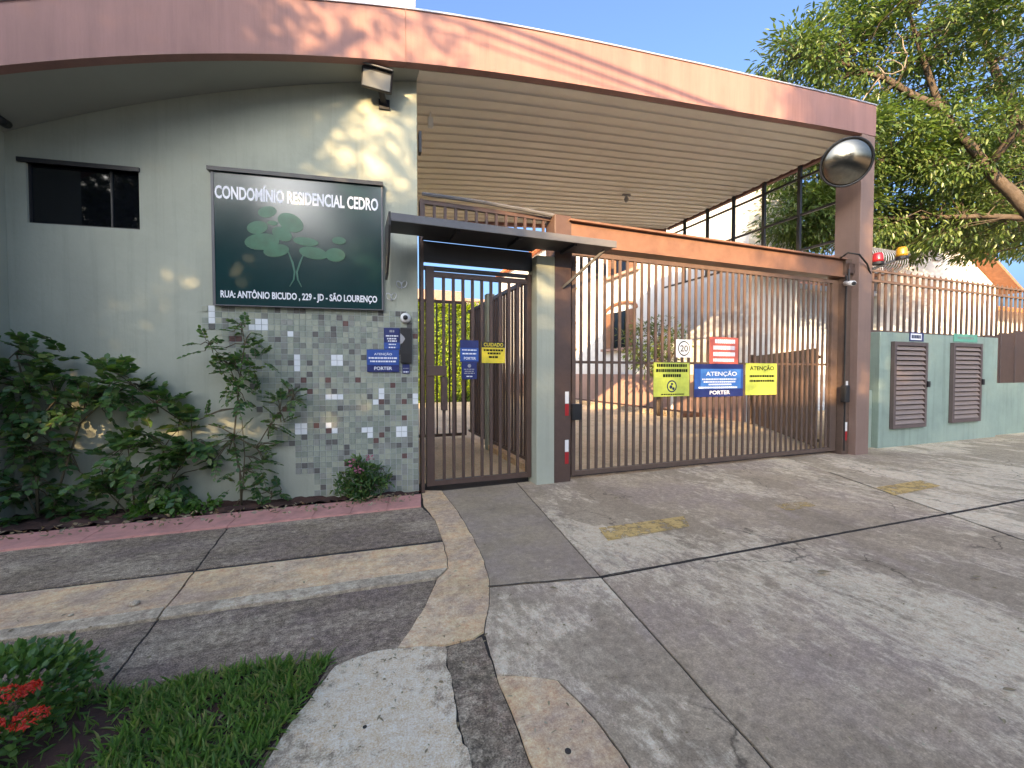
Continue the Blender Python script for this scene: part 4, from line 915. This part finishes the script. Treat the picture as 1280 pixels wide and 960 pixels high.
part('window', MB().box(31, 33, 8.46, 8.495, 1.2, 2.4), 'glassdark', oh)
fh = house('far_house', 'white house with dark maroon roof edge seen above the passage', 2.0, 8.2, 27, 34, 5.8, 'house_white', 'column', None, .5)
part('roof_band', MB().box(1.4, 6.5, 26.2, 26.45, 5.0, 6.3), 'column', fh)
for k in range(3): part('window', MB().box(3 + 1.7 * k, 4 + 1.7 * k, 26.95, 26.995, 2.2, 3.6), 'glassdark', fh)
ih = house('opposite_house', 'white gable roofed house on the left of the inner drive', -15, -6.5, 10, 22, 4.0, 'house_white', 'rooftile', 'X', .4, 1.5)
# hedge
hg = thing('hedge', 'bright yellow green clipped hedge lining the inner drive beyond the gates', 'hedge', (3.2, 17, 0))
geo = []
def hedge_geo(x0, x1, y0, y1, h, n):
    B = np.stack([rng.uniform(x0, x1, n), rng.uniform(y0, y1, n), rng.uniform(0, h, n)], 1); f = rng.integers(0, 3, n)
    B[f == 0, 1] = y0 + rng.uniform(-.05, .12, (f == 0).sum()); B[f == 1, 0] = x1 + rng.uniform(-.12, .05, (f == 1).sum()); B[f == 2, 2] = h + rng.normal(size=(f == 2).sum()) * .08
    return leafgeo(B, rng.normal(size=(n, 3)) + np.array([0, -.6, .2]), rng.uniform(.08, .15, n), rng.uniform(.05, .08, n))
V, Fc = merge([hedge_geo(.3, 5.2, 17, 18, 3.9, 16000), hedge_geo(5.2, 5.9, 19, 25, 2.8, 5000)]); part_np('foliage', V, Fc, 'leaf_hedge', hg)
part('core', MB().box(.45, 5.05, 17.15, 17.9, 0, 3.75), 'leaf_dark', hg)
ik = thing('inner_kerb', 'pale kerb and planting strip at the foot of the row house', 'kerb', (8.4, 15, 0)); part('kerb_body', MB().box(8.1, 8.25, 9, 26, -.02, .14), 'lip', ik); part('bed', MB().box(8.25, 8.92, 9, 26, -.02, .11), 'soil', ik)

# ------------------------------------------------------------------ TREES
def L(*p): return [tuple(q) for q in p]
def keepA(T): return (T[:, 0] > 7.75) & (T[:, 2] > 3.85) & ((T[:, 1] < 7.5) | (T[:, 0] > 11.2))
make_tree('street_tree', 'large spreading tree with sunlit foliage behind the column and fence', (13.2, 3.3, 0),
          [(L((13.2, 3.3, 0), (13.3, 3.4, 1.5), (13.1, 3.6, 3.0)), (.30, .24, .22)),
           (L((13.1, 3.6, 3.0), (12.4, 4.2, 4.2), (11.6, 4.6, 5.2), (10.8, 5.0, 6.4), (10.2, 5.2, 8.2)), (.16, .12, .085, .06, .03)),
           (L((11.6, 4.6, 5.2), (10.6, 5.3, 5.5), (9.6, 6.0, 5.6), (8.6, 6.4, 5.5)), (.055, .042, .03, .015)),
           (L((13.1, 3.6, 3.0), (13.6, 4.4, 5), (13.4, 5.0, 7), (13.0, 5.4, 9)), (.17, .13, .09, .04)),
           (L((12.4, 4.2, 4.2), (11.6, 5.3, 4.5), (10.6, 6.2, 4.6), (9.4, 6.9, 4.5)), (.06, .045, .03, .015)),
           (L((10.8, 5.0, 6.4), (9.8, 5.4, 7.0), (9.0, 5.8, 7.4), (8.4, 6.1, 7.5)), (.07, .05, .03, .015)),
           (L((13.1, 3.6, 3.0), (14.6, 4.2, 4.6), (16, 5.0, 5.6), (17.5, 5.6, 6)), (.14, .10, .07, .03)),
           (L((13.6, 4.4, 5), (14.6, 5.2, 6.2), (15.6, 5.9, 7.5)), (.09, .06, .03)),
           (L((11.6, 4.6, 5.2), (11.3, 3.6, 6.2), (10.7, 3.2, 7.4)), (.07, .05, .02))],
          [((9.6, 5.9, 5.6), (1.5, 1.3, .9), 130), ((9.1, 6.0, 7.4), (1.2, 1.2, 1.1), 110), ((10.4, 5.2, 8.3), (1.8, 1.6, 1.3), 150), ((10.2, 6.3, 4.6), (1.7, 1.0, .6), 90), ((12.2, 5.4, 6.6), (1.7, 1.6, 1.2), 90), ((12.6, 6.0, 4.5), (1.9, 1.2, .6), 140), ((11.2, 4.7, 5.6), (1.3, .9, .8), 60), ((11.6, 5.9, 5.3), (1.8, 1.2, .8), 90), ((9.2, 6.3, 4.5), (1.2, .8, .6), 60), ((13.6, 4.9, 5.2), (1.6, 1, 1.0), 60), ((13.4, 5.2, 8.6), (2.0, 1.6, 1.3), 100), ((15.4, 5.5, 6.4), (2.2, 1.6, 1.2), 120), ((15.0, 5.6, 4.6), (2.0, 1.3, .55), 80), ((17.2, 5.8, 5.8), (1.8, 1.5, 1.3), 80), ((10.9, 3.6, 7.6), (1.2, 1.0, .9), 45)],
          .13, .044, 58, 'leaf_tree', 'bark', .17, keep=keepA, mult=.88)
# dead twigs inside the crown
dt = thing('dead_branch', 'bare pale dead branch among the leaves above the canopy corner', 'branch', at(1100, 90, 7.6))
m = MB(); q = lambda x, y, t=7.6: at(x, y, t)
for pts in ([(1085, 118), (1105, 92), (1130, 85), (1125, 78), (1105, 76)], [(1135, 66), (1128, 48), (1122, 40)], [(1135, 66), (1115, 66)], [(1105, 92), (1098, 80)], [(1085, 118), (1070, 135)], [(1098, 97), (1102, 112)], [(1130, 85), (1135, 66)]):
    Q = [q(p[0] + random.uniform(-2, 2), p[1] + random.uniform(-2, 2), 7.6 + random.uniform(-.15, .15)) for p in pts]; Q = [Q[0]] + sum([[a.lerp(b, .5) + Vector((random.uniform(-.03, .03), random.uniform(-.03, .03), random.uniform(-.03, .03))), b] for a, b in zip(Q, Q[1:])], [])
    m.tube(Q, list(np.linspace(.013, .005, len(Q))), 5)
part('twig', m, 'barkpale', dt, True)
# small tree in the inner garden
make_tree('garden_tree', 'small leafy tree in front of the white row house inside the gate', (8.0, 9.6, 0), [(L((8.0, 9.6, 0), (8.0, 9.7, 1.0), (8.1, 9.8, 2.0)), (.09, .07, .04)), (L((8.0, 9.7, 1.0), (7.6, 10.2, 1.8)), (.05, .02)), (L((8.0, 9.7, 1.0), (8.3, 9.3, 1.9)), (.05, .02))],
          [((8.0, 9.9, 2.0), (.8, .9, .7), 70)], .12, .05, 26, 'leaf_tree', 'bark', .16)
# trees across the pavement and street behind the viewpoint: they shade the wall and drive
def keepB(T):  # thins the crown along sun rays so chosen wall areas stay sunlit
    k = (4.2 - T[:, 1]) / -SDIR.y; xf = T[:, 0] - SDIR.x * k; zf = T[:, 2] - SDIR.z * k; pr = np.ones(len(T))
    pr[(xf > 1.55) & (zf > 3.6)] = 0; pr[(xf > 1.2)] *= .35; pr[(xf > .5) & (xf <= 1.55) & (zf > 3.9)] *= .5
    pr[(xf > -.55) & (xf < .6) & (zf > 2.75) & (zf < 4.0)] *= .06; pr[(xf > -.5) & (xf < .35) & (zf > 1.9) & (zf <= 2.75)] *= .05
    pr[(xf > -1.45) & (xf < -1.0) & (zf > 2.9) & (zf < 3.6)] *= .3; pr[(xf > -1.75) & (xf < -1.05) & (zf > 1.9) & (zf < 2.55)] *= .35; pr[(xf > -2.1) & (xf < -1.4) & (zf > 3.6)] *= .45; pr[(zf > 3.75) & (xf < .5) & (xf > -.9)] *= .45
    return rng.random(len(T)) < pr
def SH(p, up): return (p[0] + SDIR.x * 3.2, p[1] + SDIR.y * 3.2, p[2] + (SDIR.z * 3.2 if up else 0))
def SHL(*ps): return [SH(p, 1 if p[2] > .1 else 0) for p in ps]
make_tree('shade_tree', 'broad pavement tree left of the entrance throwing dappled shade on the sign wall', SH((-6.2, -1.2, 0), 0),
          [(L(*SHL((-6.2, -1.2, 0), (-6.1, -1.2, 1.6), (-5.9, -1.1, 2.8))), (.26, .22, .2)), (L(*SHL((-5.9, -1.1, 2.8), (-5.0, -.8, 4.0), (-4.0, -.4, 5.0), (-3.0, -.3, 5.8))), (.15, .11, .08, .04)), (L(*SHL((-5.9, -1.1, 2.8), (-6.6, -.9, 4.2), (-6.9, -.4, 5.6))), (.14, .1, .05)), (L(*SHL((-5.0, -.8, 4.0), (-5.2, .2, 5.0), (-5.4, 1.0, 5.6))), (.1, .06, .03)), (L(*SHL((-5.9, -1.1, 2.8), (-5.3, -2.0, 4.4), (-4.4, -2.8, 5.6))), (.12, .09, .04))],
          [(SH((-4.2, -.4, 5.4), 1), (1.5, 1.5, 1.1), 90), (SH((-5.8, .2, 5.0), 1), (1.6, 1.6, 1.2), 130), (SH((-6.6, -1.0, 5.6), 1), (1.6, 1.6, 1.2), 120), (SH((-4.8, -2.4, 5.2), 1), (1.6, 1.4, 1.1), 100), (SH((-5.4, -.6, 3.9), 1), (1.6, 1.5, .9), 110), (SH((-6.4, .3, 3.2), 1), (1.3, 1.3, 1.0), 90), (SH((-4.6, -1.6, 3.4), 1), (1.3, 1.2, .9), 70), (SH((-3.4, -2.0, 4.4), 1), (1.2, 1.2, 1.0), 60), (SH((-5.2, -2.2, 6.6), 1), (2.0, 1.4, .8), 90)],
          .14, .062, 60, 'leaf_dark', 'bark', .20, keep=keepB)
make_tree('shade_tree', 'tall slim tree on the opposite pavement shading the brown column', (-4.3, -11.2, 0),
          [(L((-4.3, -11.2, 0), (-4.3, -11.2, 4), (-4.2, -11.1, 8), (-4.2, -11.0, 11)), (.2, .17, .12, .04)), (L((-4.3, -11.2, 5), (-5.0, -11.0, 7)), (.08, .03)), (L((-4.2, -11.1, 7), (-3.5, -11.2, 9)), (.08, .03))],
          [((-4.1, -11, 10.6), (1.2, 1.2, 1.3), 110), ((-4.2, -11, 8.2), (1.3, 1.2, 1.3), 65)], .16, .07, 45, 'leaf_dark', 'bark', .25)
make_tree('shade_tree', 'round crowned tree on the opposite pavement facing the vehicle gate', (-7.6, -11.3, 0),
          [(L((-7.6, -11.3, 0), (-7.6, -11.2, 2.5), (-7.5, -11.2, 5), (-7.2, -11, 7)), (.2, .17, .12, .04)), (L((-7.5, -11.2, 3.5), (-9.0, -11, 6)), (.1, .03)), (L((-7.5, -11.2, 3.5), (-6.1, -11.2, 6)), (.1, .03))],
          [((-7.0, -11, 6.6), (1.9, 1.4, 1.1), 75), ((-8.8, -11.2, 6.4), (1.7, 1.4, 1.3), 85), ((-10.5, -11.3, 7.2), (1.6, 1.4, 1.6), 100)], .16, .07, 34, 'leaf_dark', 'bark', .26)
make_tree('shade_tree', 'dense rounded tree on the opposite pavement added to shade the mint meter block', (-1.3, -11.3, 0),  # unseen tree added to keep sun off the meter block
          [(L((-1.3, -11.3, 0), (-1.3, -11.2, 2.5), (-1.2, -11.2, 5), (-1.2, -11, 7)), (.2, .17, .12, .04)), (L((-1.3, -11.2, 3.5), (-2.6, -11, 6)), (.1, .03)), (L((-1.3, -11.2, 3.5), (0, -11.2, 6)), (.1, .03))],
          [((-1.8, -11, 6.9), (1.9, 1.4, 1.3), 150), ((.4, -11.2, 6.9), (1.9, 1.4, 1.4), 150)], .16, .07, 50, 'leaf_dark', 'bark', .24)
def win_y(t, x0, x1, Y, z0, z1):     # window on a wall facing +y
    w = part('window', MB().box(x0, x1, Y - .01, Y + .012, z0, z1), 'glassdark', t); part('sill', MB().box(x0 - .1, x1 + .1, Y + .001, Y + .12, z0 - .1, z0 - .01), 'pinkbase', w)
for x0, x1, lb in ((-30, -14.6, 'cream two storey house across the street, farther left'), (-14.2, 2.4, 'cream two storey house across the street, opposite the entrance')):
    t = house('street_house', lb, x0, x1, -22, -13.4, 7.3, 'house_cream', 'rooftile_old', 'X', .5, 1.6)
    for k in range(4):
        for z in (1.0, 4.0): win_y(t, x0 + 1.2 + k * (x1 - x0 - 2.4) / 4, x0 + 2.9 + k * (x1 - x0 - 2.4) / 4, -13.4, z, z + 1.4)
for X, lb in ((-22, 'concrete utility pole down the street to the left'), (15, 'concrete utility pole up the street to the right')):
    t = thing('utility_pole', lb, 'pole', (X, -2.2, 0), 0, 'utility poles'); part('shaft', MB().tube([(X, -2.2, -.05), (X, -2.2, 8.8)], [.16, .10], 12), 'greypole', t, True); part('crossarm', MB().box(X - .06, X + .06, -3.1, -1.3, 7.9, 8.05), 'bark', t)
cb = thing('overhead_cables', 'bundle of black overhead cables strung along the street', 'cable', (-3.5, -2.2, 6.8))
for k, (y, z0, z1, r) in enumerate(((-2.2, 8.15, 5.75, .030), (-2.25, 8.1, 5.60, .024), (-2.1, 7.6, 5.75, .013))):
    part('cable', MB().tube([(-22 + 37 * a, y, z0 + (z1 - z0) * a) for a in np.linspace(0, 1, 14)], r, 8), 'cable', cb, True)

# ------------------------------------------------------------------ PLANTS ALONG THE WALL
def fronds(P, D, n_pair, Lr, Ll, Wl):
    """pinnate leaves at points P with directions D: returns leaflet geometry and rachis lines"""
    B, DD, LL, WW, NN = [], [], [], [], []; lines = []
    for p, d in zip(P, D):
        d = d / np.linalg.norm(d); L_ = Lr * rng.uniform(.7, 1.2); s = np.cross(d, [0, 0, 1.0]); s /= np.linalg.norm(s) + 1e-6; up = np.cross(s, d)
        pts = []
        for k in range(n_pair + 1):
            u = (k + 1) / (n_pair + 1); q = p + d * L_ * u - np.array([0, 0, 1]) * L_ * .28 * u * u
            pts.append(q)
            for sg in ((-1, 1) if k < n_pair else (0,)):
                B.append(q); DD.append((s * sg * .9 + d * (.55 if sg else 1) - np.array([0, 0, .18]))); LL.append(Ll * rng.uniform(.75, 1.15)); WW.append(Wl * rng.uniform(.8, 1.15)); NN.append(up)
        lines.append([p] + pts[::2] + [pts[-1]])
    return leafgeo(np.array(B), np.array(DD), np.array(LL), np.array(WW), .12, np.array(NN)), lines
def shrub(name, label, base, stems, clusters, mat='leaf_vine', d=.12, pairs=4, Lr=.16, Ll=.052, Wl=.034, cat='plant', flowers=None, kind='frond', group=None):
    b = onZ(*base); t = thing(name, label, cat, (b.x, b.y, 0), 0, group)
    st = MB(); SP = []
    for pts, r in stems:
        Q = [onWd(x, y, d + .03 * math.sin(i * 1.7)) for i, (x, y) in enumerate(pts)]
        st.tube(Q, list(np.linspace(r, r * .45, len(Q))), 6); SP += [np.array(q) for q in Q]
    SP = np.array(SP); geo = []
    for cx, cy, rp, n in clusters:
        n = max(4, int(n * .8))
        c = np.array(onWd(cx, cy, d)); r = rp / 145.0
        dirn = unit(rng.normal(size=(n, 3))); P = c + dirn * np.array([r, min(r, .13), r]) * rng.uniform(.2, 1, (n, 1)) ** .6
        P[:, 2] = np.maximum(P[:, 2], .04)
        for k in range(n):
            w = WMI @ Vector(P[k]);
            if w.y > -.03: w.y = -.03 - .05 * random.random(); P[k] = np.array(WM @ w)
        D = unit(P - c) * .8 + rng.normal(size=(n, 3)) * .35 + np.array([0, -.35, .25])
        if kind == 'frond':
            gq, lines = fronds(P, D, pairs, Lr, Ll, Wl); geo.append(gq)
            for l in lines: st.tube(l, .0022, 4, False)
            for k in range(0, n, 4 if n > 10 else 1):
                j = np.argmin(((SP - P[k]) ** 2).sum(1)); st.tube([SP[j], (SP[j] + P[k]) / 2 + np.array([0, 0, .02]), P[k]], .004, 4, False)
        else:
            m = 14
            for k in range(n):
                BB = P[k] + rng.normal(size=(m, 3)) * .025; geo.append(leafgeo(BB, D[k] + rng.normal(size=(m, 3)) * .7, Ll * rng.uniform(.7, 1.2, m), Wl * rng.uniform(.8, 1.2, m), .15))
                j = np.argmin(((SP - P[k]) ** 2).sum(1)); st.tube([SP[j], P[k]], .003, 4, False)
    part('stem', st, 'stem', t, True)
    V, Fc = merge(geo); part_np('foliage', V, Fc, mat, t)
    if flowers:
        for px, py in flowers:
            c = np.array(onWd(px, py, d + .1)); k = 14; o = part_np('flower_head', *leafgeo(c + rng.normal(size=(k, 3)) * .012, rng.normal(size=(k, 3)) + np.array([0, -1, .4]), np.full(k, .03), np.full(k, .018)), 'petal_pink', t)
    return t
shrub('wall_shrub', 'tall dark shrub crowding the left corner of the planting bed', (40, 655), [([(48, 655), (46, 600), (36, 540), (30, 480), (20, 440)], .012), ([(46, 610), (34, 560), (10, 520)], .008), ([(36, 540), (70, 500), (110, 490), (150, 495)], .008), ([(48, 650), (30, 610), (-10, 590)], .007)],
      [(5, 470, 38, 26), (45, 455, 32, 26), (80, 465, 22, 16), (20, 505, 36, 26), (60, 495, 26, 18), (105, 505, 20, 12), (-5, 545, 34, 20), (20, 570, 34, 24), (40, 610, 36, 26), (-5, 610, 34, 20), (15, 640, 34, 18), (65, 560, 18, 9), (75, 640, 26, 14)], Ll=.066, Wl=.046)
shrub('wall_shrub', 'arching shrub branch reaching along the grey green wall', (60, 655), [([(62, 655), (80, 590), (100, 530), (130, 500), (165, 480), (195, 505), (225, 525)], .009)],
      [(130, 480, 20, 16), (150, 475, 22, 20), (118, 500, 18, 12), (160, 490, 18, 12), (195, 500, 15, 10), (205, 515, 16, 12), (225, 530, 12, 8)], Ll=.066, Wl=.048)
shrub('wall_shrub', 'leafy low shrub at the middle of the planting bed', (170, 650), [([(170, 650), (165, 600), (160, 560)], .008), ([(172, 650), (195, 600), (205, 560)], .008), ([(174, 650), (215, 600), (240, 560)], .007), ([(168, 650), (130, 610), (100, 590)], .006)],
      [(160, 560, 20, 14), (145, 575, 18, 12), (200, 545, 20, 14), (185, 580, 24, 16), (225, 560, 22, 16), (240, 545, 18, 12), (215, 600, 22, 14), (160, 615, 26, 18), (130, 630, 26, 14), (195, 630, 24, 14), (115, 600, 16, 8), (235, 585, 16, 10), (70, 545, 14, 6)], Ll=.068, Wl=.05)
shrub('wall_shrub', 'slender tall shrub climbing beside the mosaic edge', (302, 630), [([(302, 632), (300, 590), (292, 550), (296, 510), (300, 470), (306, 430), (302, 405)], .009), ([(294, 545), (320, 560), (335, 535), (350, 515), (368, 495)], .007), ([(300, 490), (285, 455), (262, 430)], .005), ([(302, 625), (306, 570), (302, 520)], .006)],
      [(302, 415, 12, 10), (300, 440, 18, 16), (310, 455, 20, 20), (295, 470, 18, 18), (303, 490, 15, 14), (262, 435, 13, 8), (275, 455, 9, 5), (355, 505, 13, 12), (368, 492, 9, 8), (342, 528, 13, 12), (330, 555, 15, 12), (292, 550, 16, 12), (310, 575, 22, 18), (275, 565, 14, 8), (300, 610, 20, 14), (325, 585, 14, 8), (255, 522, 12, 6)], Ll=.046, Wl=.030, Lr=.14)
shrub('wall_shrub', 'small low seedling at the foot of the wall near the mosaic', (340, 628), [([(335, 630), (340, 618), (352, 612)], .004)], [(345, 615, 10, 9), (330, 622, 9, 6)], Ll=.045, Wl=.03, Lr=.10, d=.08)
shrub('flowering_shrub', 'bushy shrub with pale pink blooms in front of the mosaic', (450, 635), [([(450, 634), (452, 600), (448, 575)], .007), ([(450, 634), (468, 605), (478, 585)], .005), ([(450, 634), (435, 608), (428, 590)], .005)],
      [(448, 580, 12, 14), (460, 590, 16, 20), (440, 600, 16, 20), (470, 605, 14, 16), (452, 615, 20, 24), (430, 612, 10, 8), (478, 598, 8, 6), (450, 628, 14, 12)], kind='tuft', Ll=.055, Wl=.017, d=.14, flowers=[(440, 578), (448, 588), (462, 572)])
for k, (px, py, r, lb) in enumerate(((182, 640, 15, 'bright green seedling cluster, leftmost in the bed'), (222, 630, 16, 'bright green leafy weed beside the middle shrub'), (255, 634, 14, 'bright green round weed near the slender shrub'))):
    shrub('bed_weed', lb, (px, 648), [([(px, 650), (px, 640)], .004)], [(px, py, r, 16)], 'leaf_bright', kind='tuft', Ll=.045, Wl=.03, d=.2, group='bright weeds in the bed')

# ------------------------------------------------------------------ IXORA, GRASS, LITTER
bx = thing('ixora_bush', 'clipped green bush with red flower clusters at the lower left corner', 'bush', (g(5, 945)[0], g(5, 945)[1], 0))
c0 = np.array(at(-12, 915, 1.40)); c0[2] = .06
n = 2600; dd = unit(rng.normal(size=(n, 3))); dd[:, 2] = np.abs(dd[:, 2])
sc_ = np.array([.25, .30, .17]); wob = np.array([1 + .22 * mnoise.noise(Vector(q * 3)) + .12 * mnoise.noise(Vector(q * 8)) for q in dd])[:, None]
P = c0 + dd * sc_ * wob * rng.uniform(.70, 1.0, (n, 1)); P[:, 2] = np.maximum(P[:, 2], .01)
V, Fc = leafgeo(P, dd + rng.normal(size=(n, 3)) * .6 + np.array([0, 0, .3]), rng.uniform(.022, .042, n), rng.uniform(.013, .021, n), .15); part_np('foliage', V, Fc, 'leaf_ixora', bx)
st = MB()
for k in range(26):
    a = random.random() * 6.3; st.tube([(c0[0] + .05 * math.cos(a), c0[1] + .05 * math.sin(a), 0), (c0[0] + .12 * math.cos(a), c0[1] + .15 * math.sin(a), .1), (c0[0] + .2 * math.cos(a), c0[1] + .24 * math.sin(a), .14)], .004, 5)
part('stem', st, 'stem', bx)
for px, py, t_, r in ((3, 872, 1.26, .040), (37, 861, 1.34, .026), (37, 899, 1.22, .036), (26, 832, 1.50, .02), (-20, 915, 1.15, .035)):
    c = np.array(at(px, py, t_)); k = 170; dd = unit(rng.normal(size=(k, 3))); dd[:, 2] = np.abs(dd[:, 2]) * .8
    B = c + dd * r * np.array([1, 1, .6]); part_np('flower_head', *leafgeo(B, np.cross(dd, rng.normal(size=(k, 3))) + dd * .3, np.full(k, .0115), np.full(k, .006), .05), 'petal', bx)
gp = ccw(GP([(60, 880), (110, 872), (180, 871), (250, 848), (300, 839), (350, 834), (413, 829), (402, 846), (372, 888), (342, 928), (315, 968), (290, 1020)]) + [(-.80, .75), (-1.25, .85)])
sp_ = rough(gp, .012); tag(part('grass_soil', MB().prism(sp_, -.04, .010), 'soil'), kind='structure')
def inpoly(x, y, poly):
    c = False; j = len(poly) - 1
    for i in range(len(poly)):
        if ((poly[i][1] > y) != (poly[j][1] > y)) and x < (poly[j][0] - poly[i][0]) * (y - poly[i][1]) / (poly[j][1] - poly[i][1]) + poly[i][0]: c = not c
        j = i
    return c
xs = [p[0] for p in gp]; ys = [p[1] for p in gp]; pts = []
bare = [(g(75, 935), .16), (g(270, 905), .035)]
while len(pts) < 15000:
    x, y = random.uniform(min(xs) - .02, max(xs) + .02), random.uniform(min(ys), max(ys) + .02)
    if not inpoly(x, y, gp): 
        if random.random() > .05 or not any(inpoly(x + a, y + b, gp) for a, b in ((.025, 0), (-.025, 0), (0, .025), (0, -.025))): continue
    if any((Vector((x, y)) - Vector(c)).length < r * (1 + .5 * mnoise.noise(Vector((x * 14, y * 14, 0)))) and random.random() < .93 for c, r in bare): continue
    if mnoise.noise(Vector((x * 11, y * 11, 3))) < -.08 and random.random() < .7: continue
    pts.append((x, y, .008))
B = np.array(pts); n = len(B); D = rng.normal(size=(n, 3)) * .75 + np.array([0, 0, .75]); D[:, 2] = np.abs(D[:, 2])
V, Fc = leafgeo(B, D, rng.uniform(.022, .062, n), rng.uniform(.003, .0055, n), .45)
gr = part_np('grass', V, Fc, 'grass'); tag(gr, 'patch of short green grass beside the pale slab', 'grass', kind='stuff')
def fallen(px, py, size, label, mat='fallen', rot=0):
    x, y = g(px, py); t = MB(); n = 8; rz_ = rot; vs = []
    for i in range(n + 1):
        u = i / n; w = .36 * math.sin(math.pi * u ** .85) * (1 if i not in (0, n) else 0) + .01; zc = .012 + .22 * size * (u - .5) ** 2
        for s in (-1, 0, 1): vs.append((size * (u - .5), size * w * s * .55, zc + (abs(s) * size * .10 * math.sin(math.pi * u))))
    fs = [(i * 3 + a, i * 3 + a + 1, i * 3 + a + 4, i * 3 + a + 3) for i in range(n) for a in (0, 1)]
    t.add(vs, fs); o = part('fallen_leaf', t, mat); o.location = (x, y, .004); o.rotation_euler = (0, 0, rz_)
    return tag(o, label, 'leaf', 'fallen leaves on the ground')
fallen(180, 858, .05, 'grey green fallen leaf at the edge of the grass', 'leaf_vine', .2); fallen(277, 901, .03, 'pale dry leaf lying in the grass', 'fallen', 1.2); fallen(237, 911, .032, 'greenish dry leaf in the grass left of the pale one', 'fallen', .9)
fallen(353, 892, .026, 'tan dry leaf on the slab edge by the grass', 'fallen', .1); fallen(320, 938, .036, 'pale curled leaf at the lower grass corner', 'fallen', .8); fallen(1030, 719, .09, 'curled dry leaf on the driveway right of centre', 'fallen', -.3)
fallen(1221, 725, .06, 'pale scrap of leaf far right on the driveway', 'fallen', -.2); fallen(692, 739, .05, 'small pale leaf near the driveway joint', 'fallen', -.7); fallen(1043, 693, .03, 'tiny pale leaf above the curled one', 'fallen', .2); fallen(905, 670, .035, 'tiny pale leaf on the driveway below the gate', 'fallen', 0); fallen(1262, 868, .05, 'pale leaf at the right edge of the driveway', 'fallen', -.4); fallen(770, 625, .06, 'pale leaf near the left gate post', 'fallen', .3); fallen(533, 945, .018, 'white scrap on the pale slab', 'fallen', .9)
for px, py, r, lb in ((168, 757, .022, 'pale pebble on the beige strip'), (88, 771, .012, 'small white pebble on the beige strip near the left edge')):
    x, y = g(px, py); me = MB(); me.lathe([(.3 * r, 0), (r, .2 * r), (.9 * r, .6 * r), (.4 * r, .9 * r)], 9, Matrix.Translation((x, y, .003))); me.v = [(v[0] + r * .25 * mnoise.noise(Vector(v) * 40), v[1] + r * .25 * mnoise.noise(Vector(v) * 40 + Vector((3, 3, 3))), v[2]) for v in me.v]; tag(part('pebble', me, 'lip', None, True), lb, 'stone', 'pebbles')
for px, py, r, lb in ((710, 941, .010, 'small dark hole plug in the cement patch'), (456, 911, .007, 'dark stain stone on the pale slab')):
    x, y = g(px, py); tag(part('drain_plug', MB().lathe([(r, -.01), (r, .0075), (r * .7, .008)], 12, Matrix.Translation((x, y, 0))), 'dirt'), lb, 'plug')
nl = 420; ang = rng.uniform(0, 6.28, nl); px = np.concatenate([rng.uniform(0, 600, 170), rng.uniform(600, 1280, 170), rng.uniform(300, 700, 80)]); py = np.concatenate([rng.uniform(640, 860, 170), rng.uniform(600, 950, 170), rng.uniform(800, 950, 80)])
B = np.array([list(g(a, b)) + [.016] for a, b in zip(px, py)]); D = np.stack([np.cos(ang), np.sin(ang), rng.uniform(-.05, .25, nl)], 1)
lit = part_np('leaf_litter', *leafgeo(B, D, rng.uniform(.006, .026, nl), rng.uniform(.004, .011, nl), .25, np.tile(np.array([[0, 0, 1.0]]), (nl, 1))), 'fallen'); tag(lit, 'scatter of tiny dry leaf bits over the paving', 'litter', kind='stuff')
kb_ = 300; u = rng.uniform(0, 1, kb_); B = np.stack([kf0[0] + u * (kf1[0] - kf0[0]), kf0[1] + u * (kf1[1] - kf0[1]) + rng.uniform(.02, .30, kb_) ** 1.0, np.full(kb_, .06)], 1); a_ = rng.uniform(0, 6.28, kb_)
lit2 = part_np('bed_litter', *leafgeo(B, np.stack([np.cos(a_), np.sin(a_), rng.uniform(-.3, .5, kb_)], 1), rng.uniform(.02, .05, kb_), rng.uniform(.01, .025, kb_), .3), 'fallen'); tag(lit2, 'dry fallen leaves on the red soil of the planting bed', 'litter', kind='stuff')
print('TRIS', sum(len(o.data.polygons) * 2 for o in bpy.data.objects if o.type == 'MESH'), 'OBJ', len(bpy.data.objects))
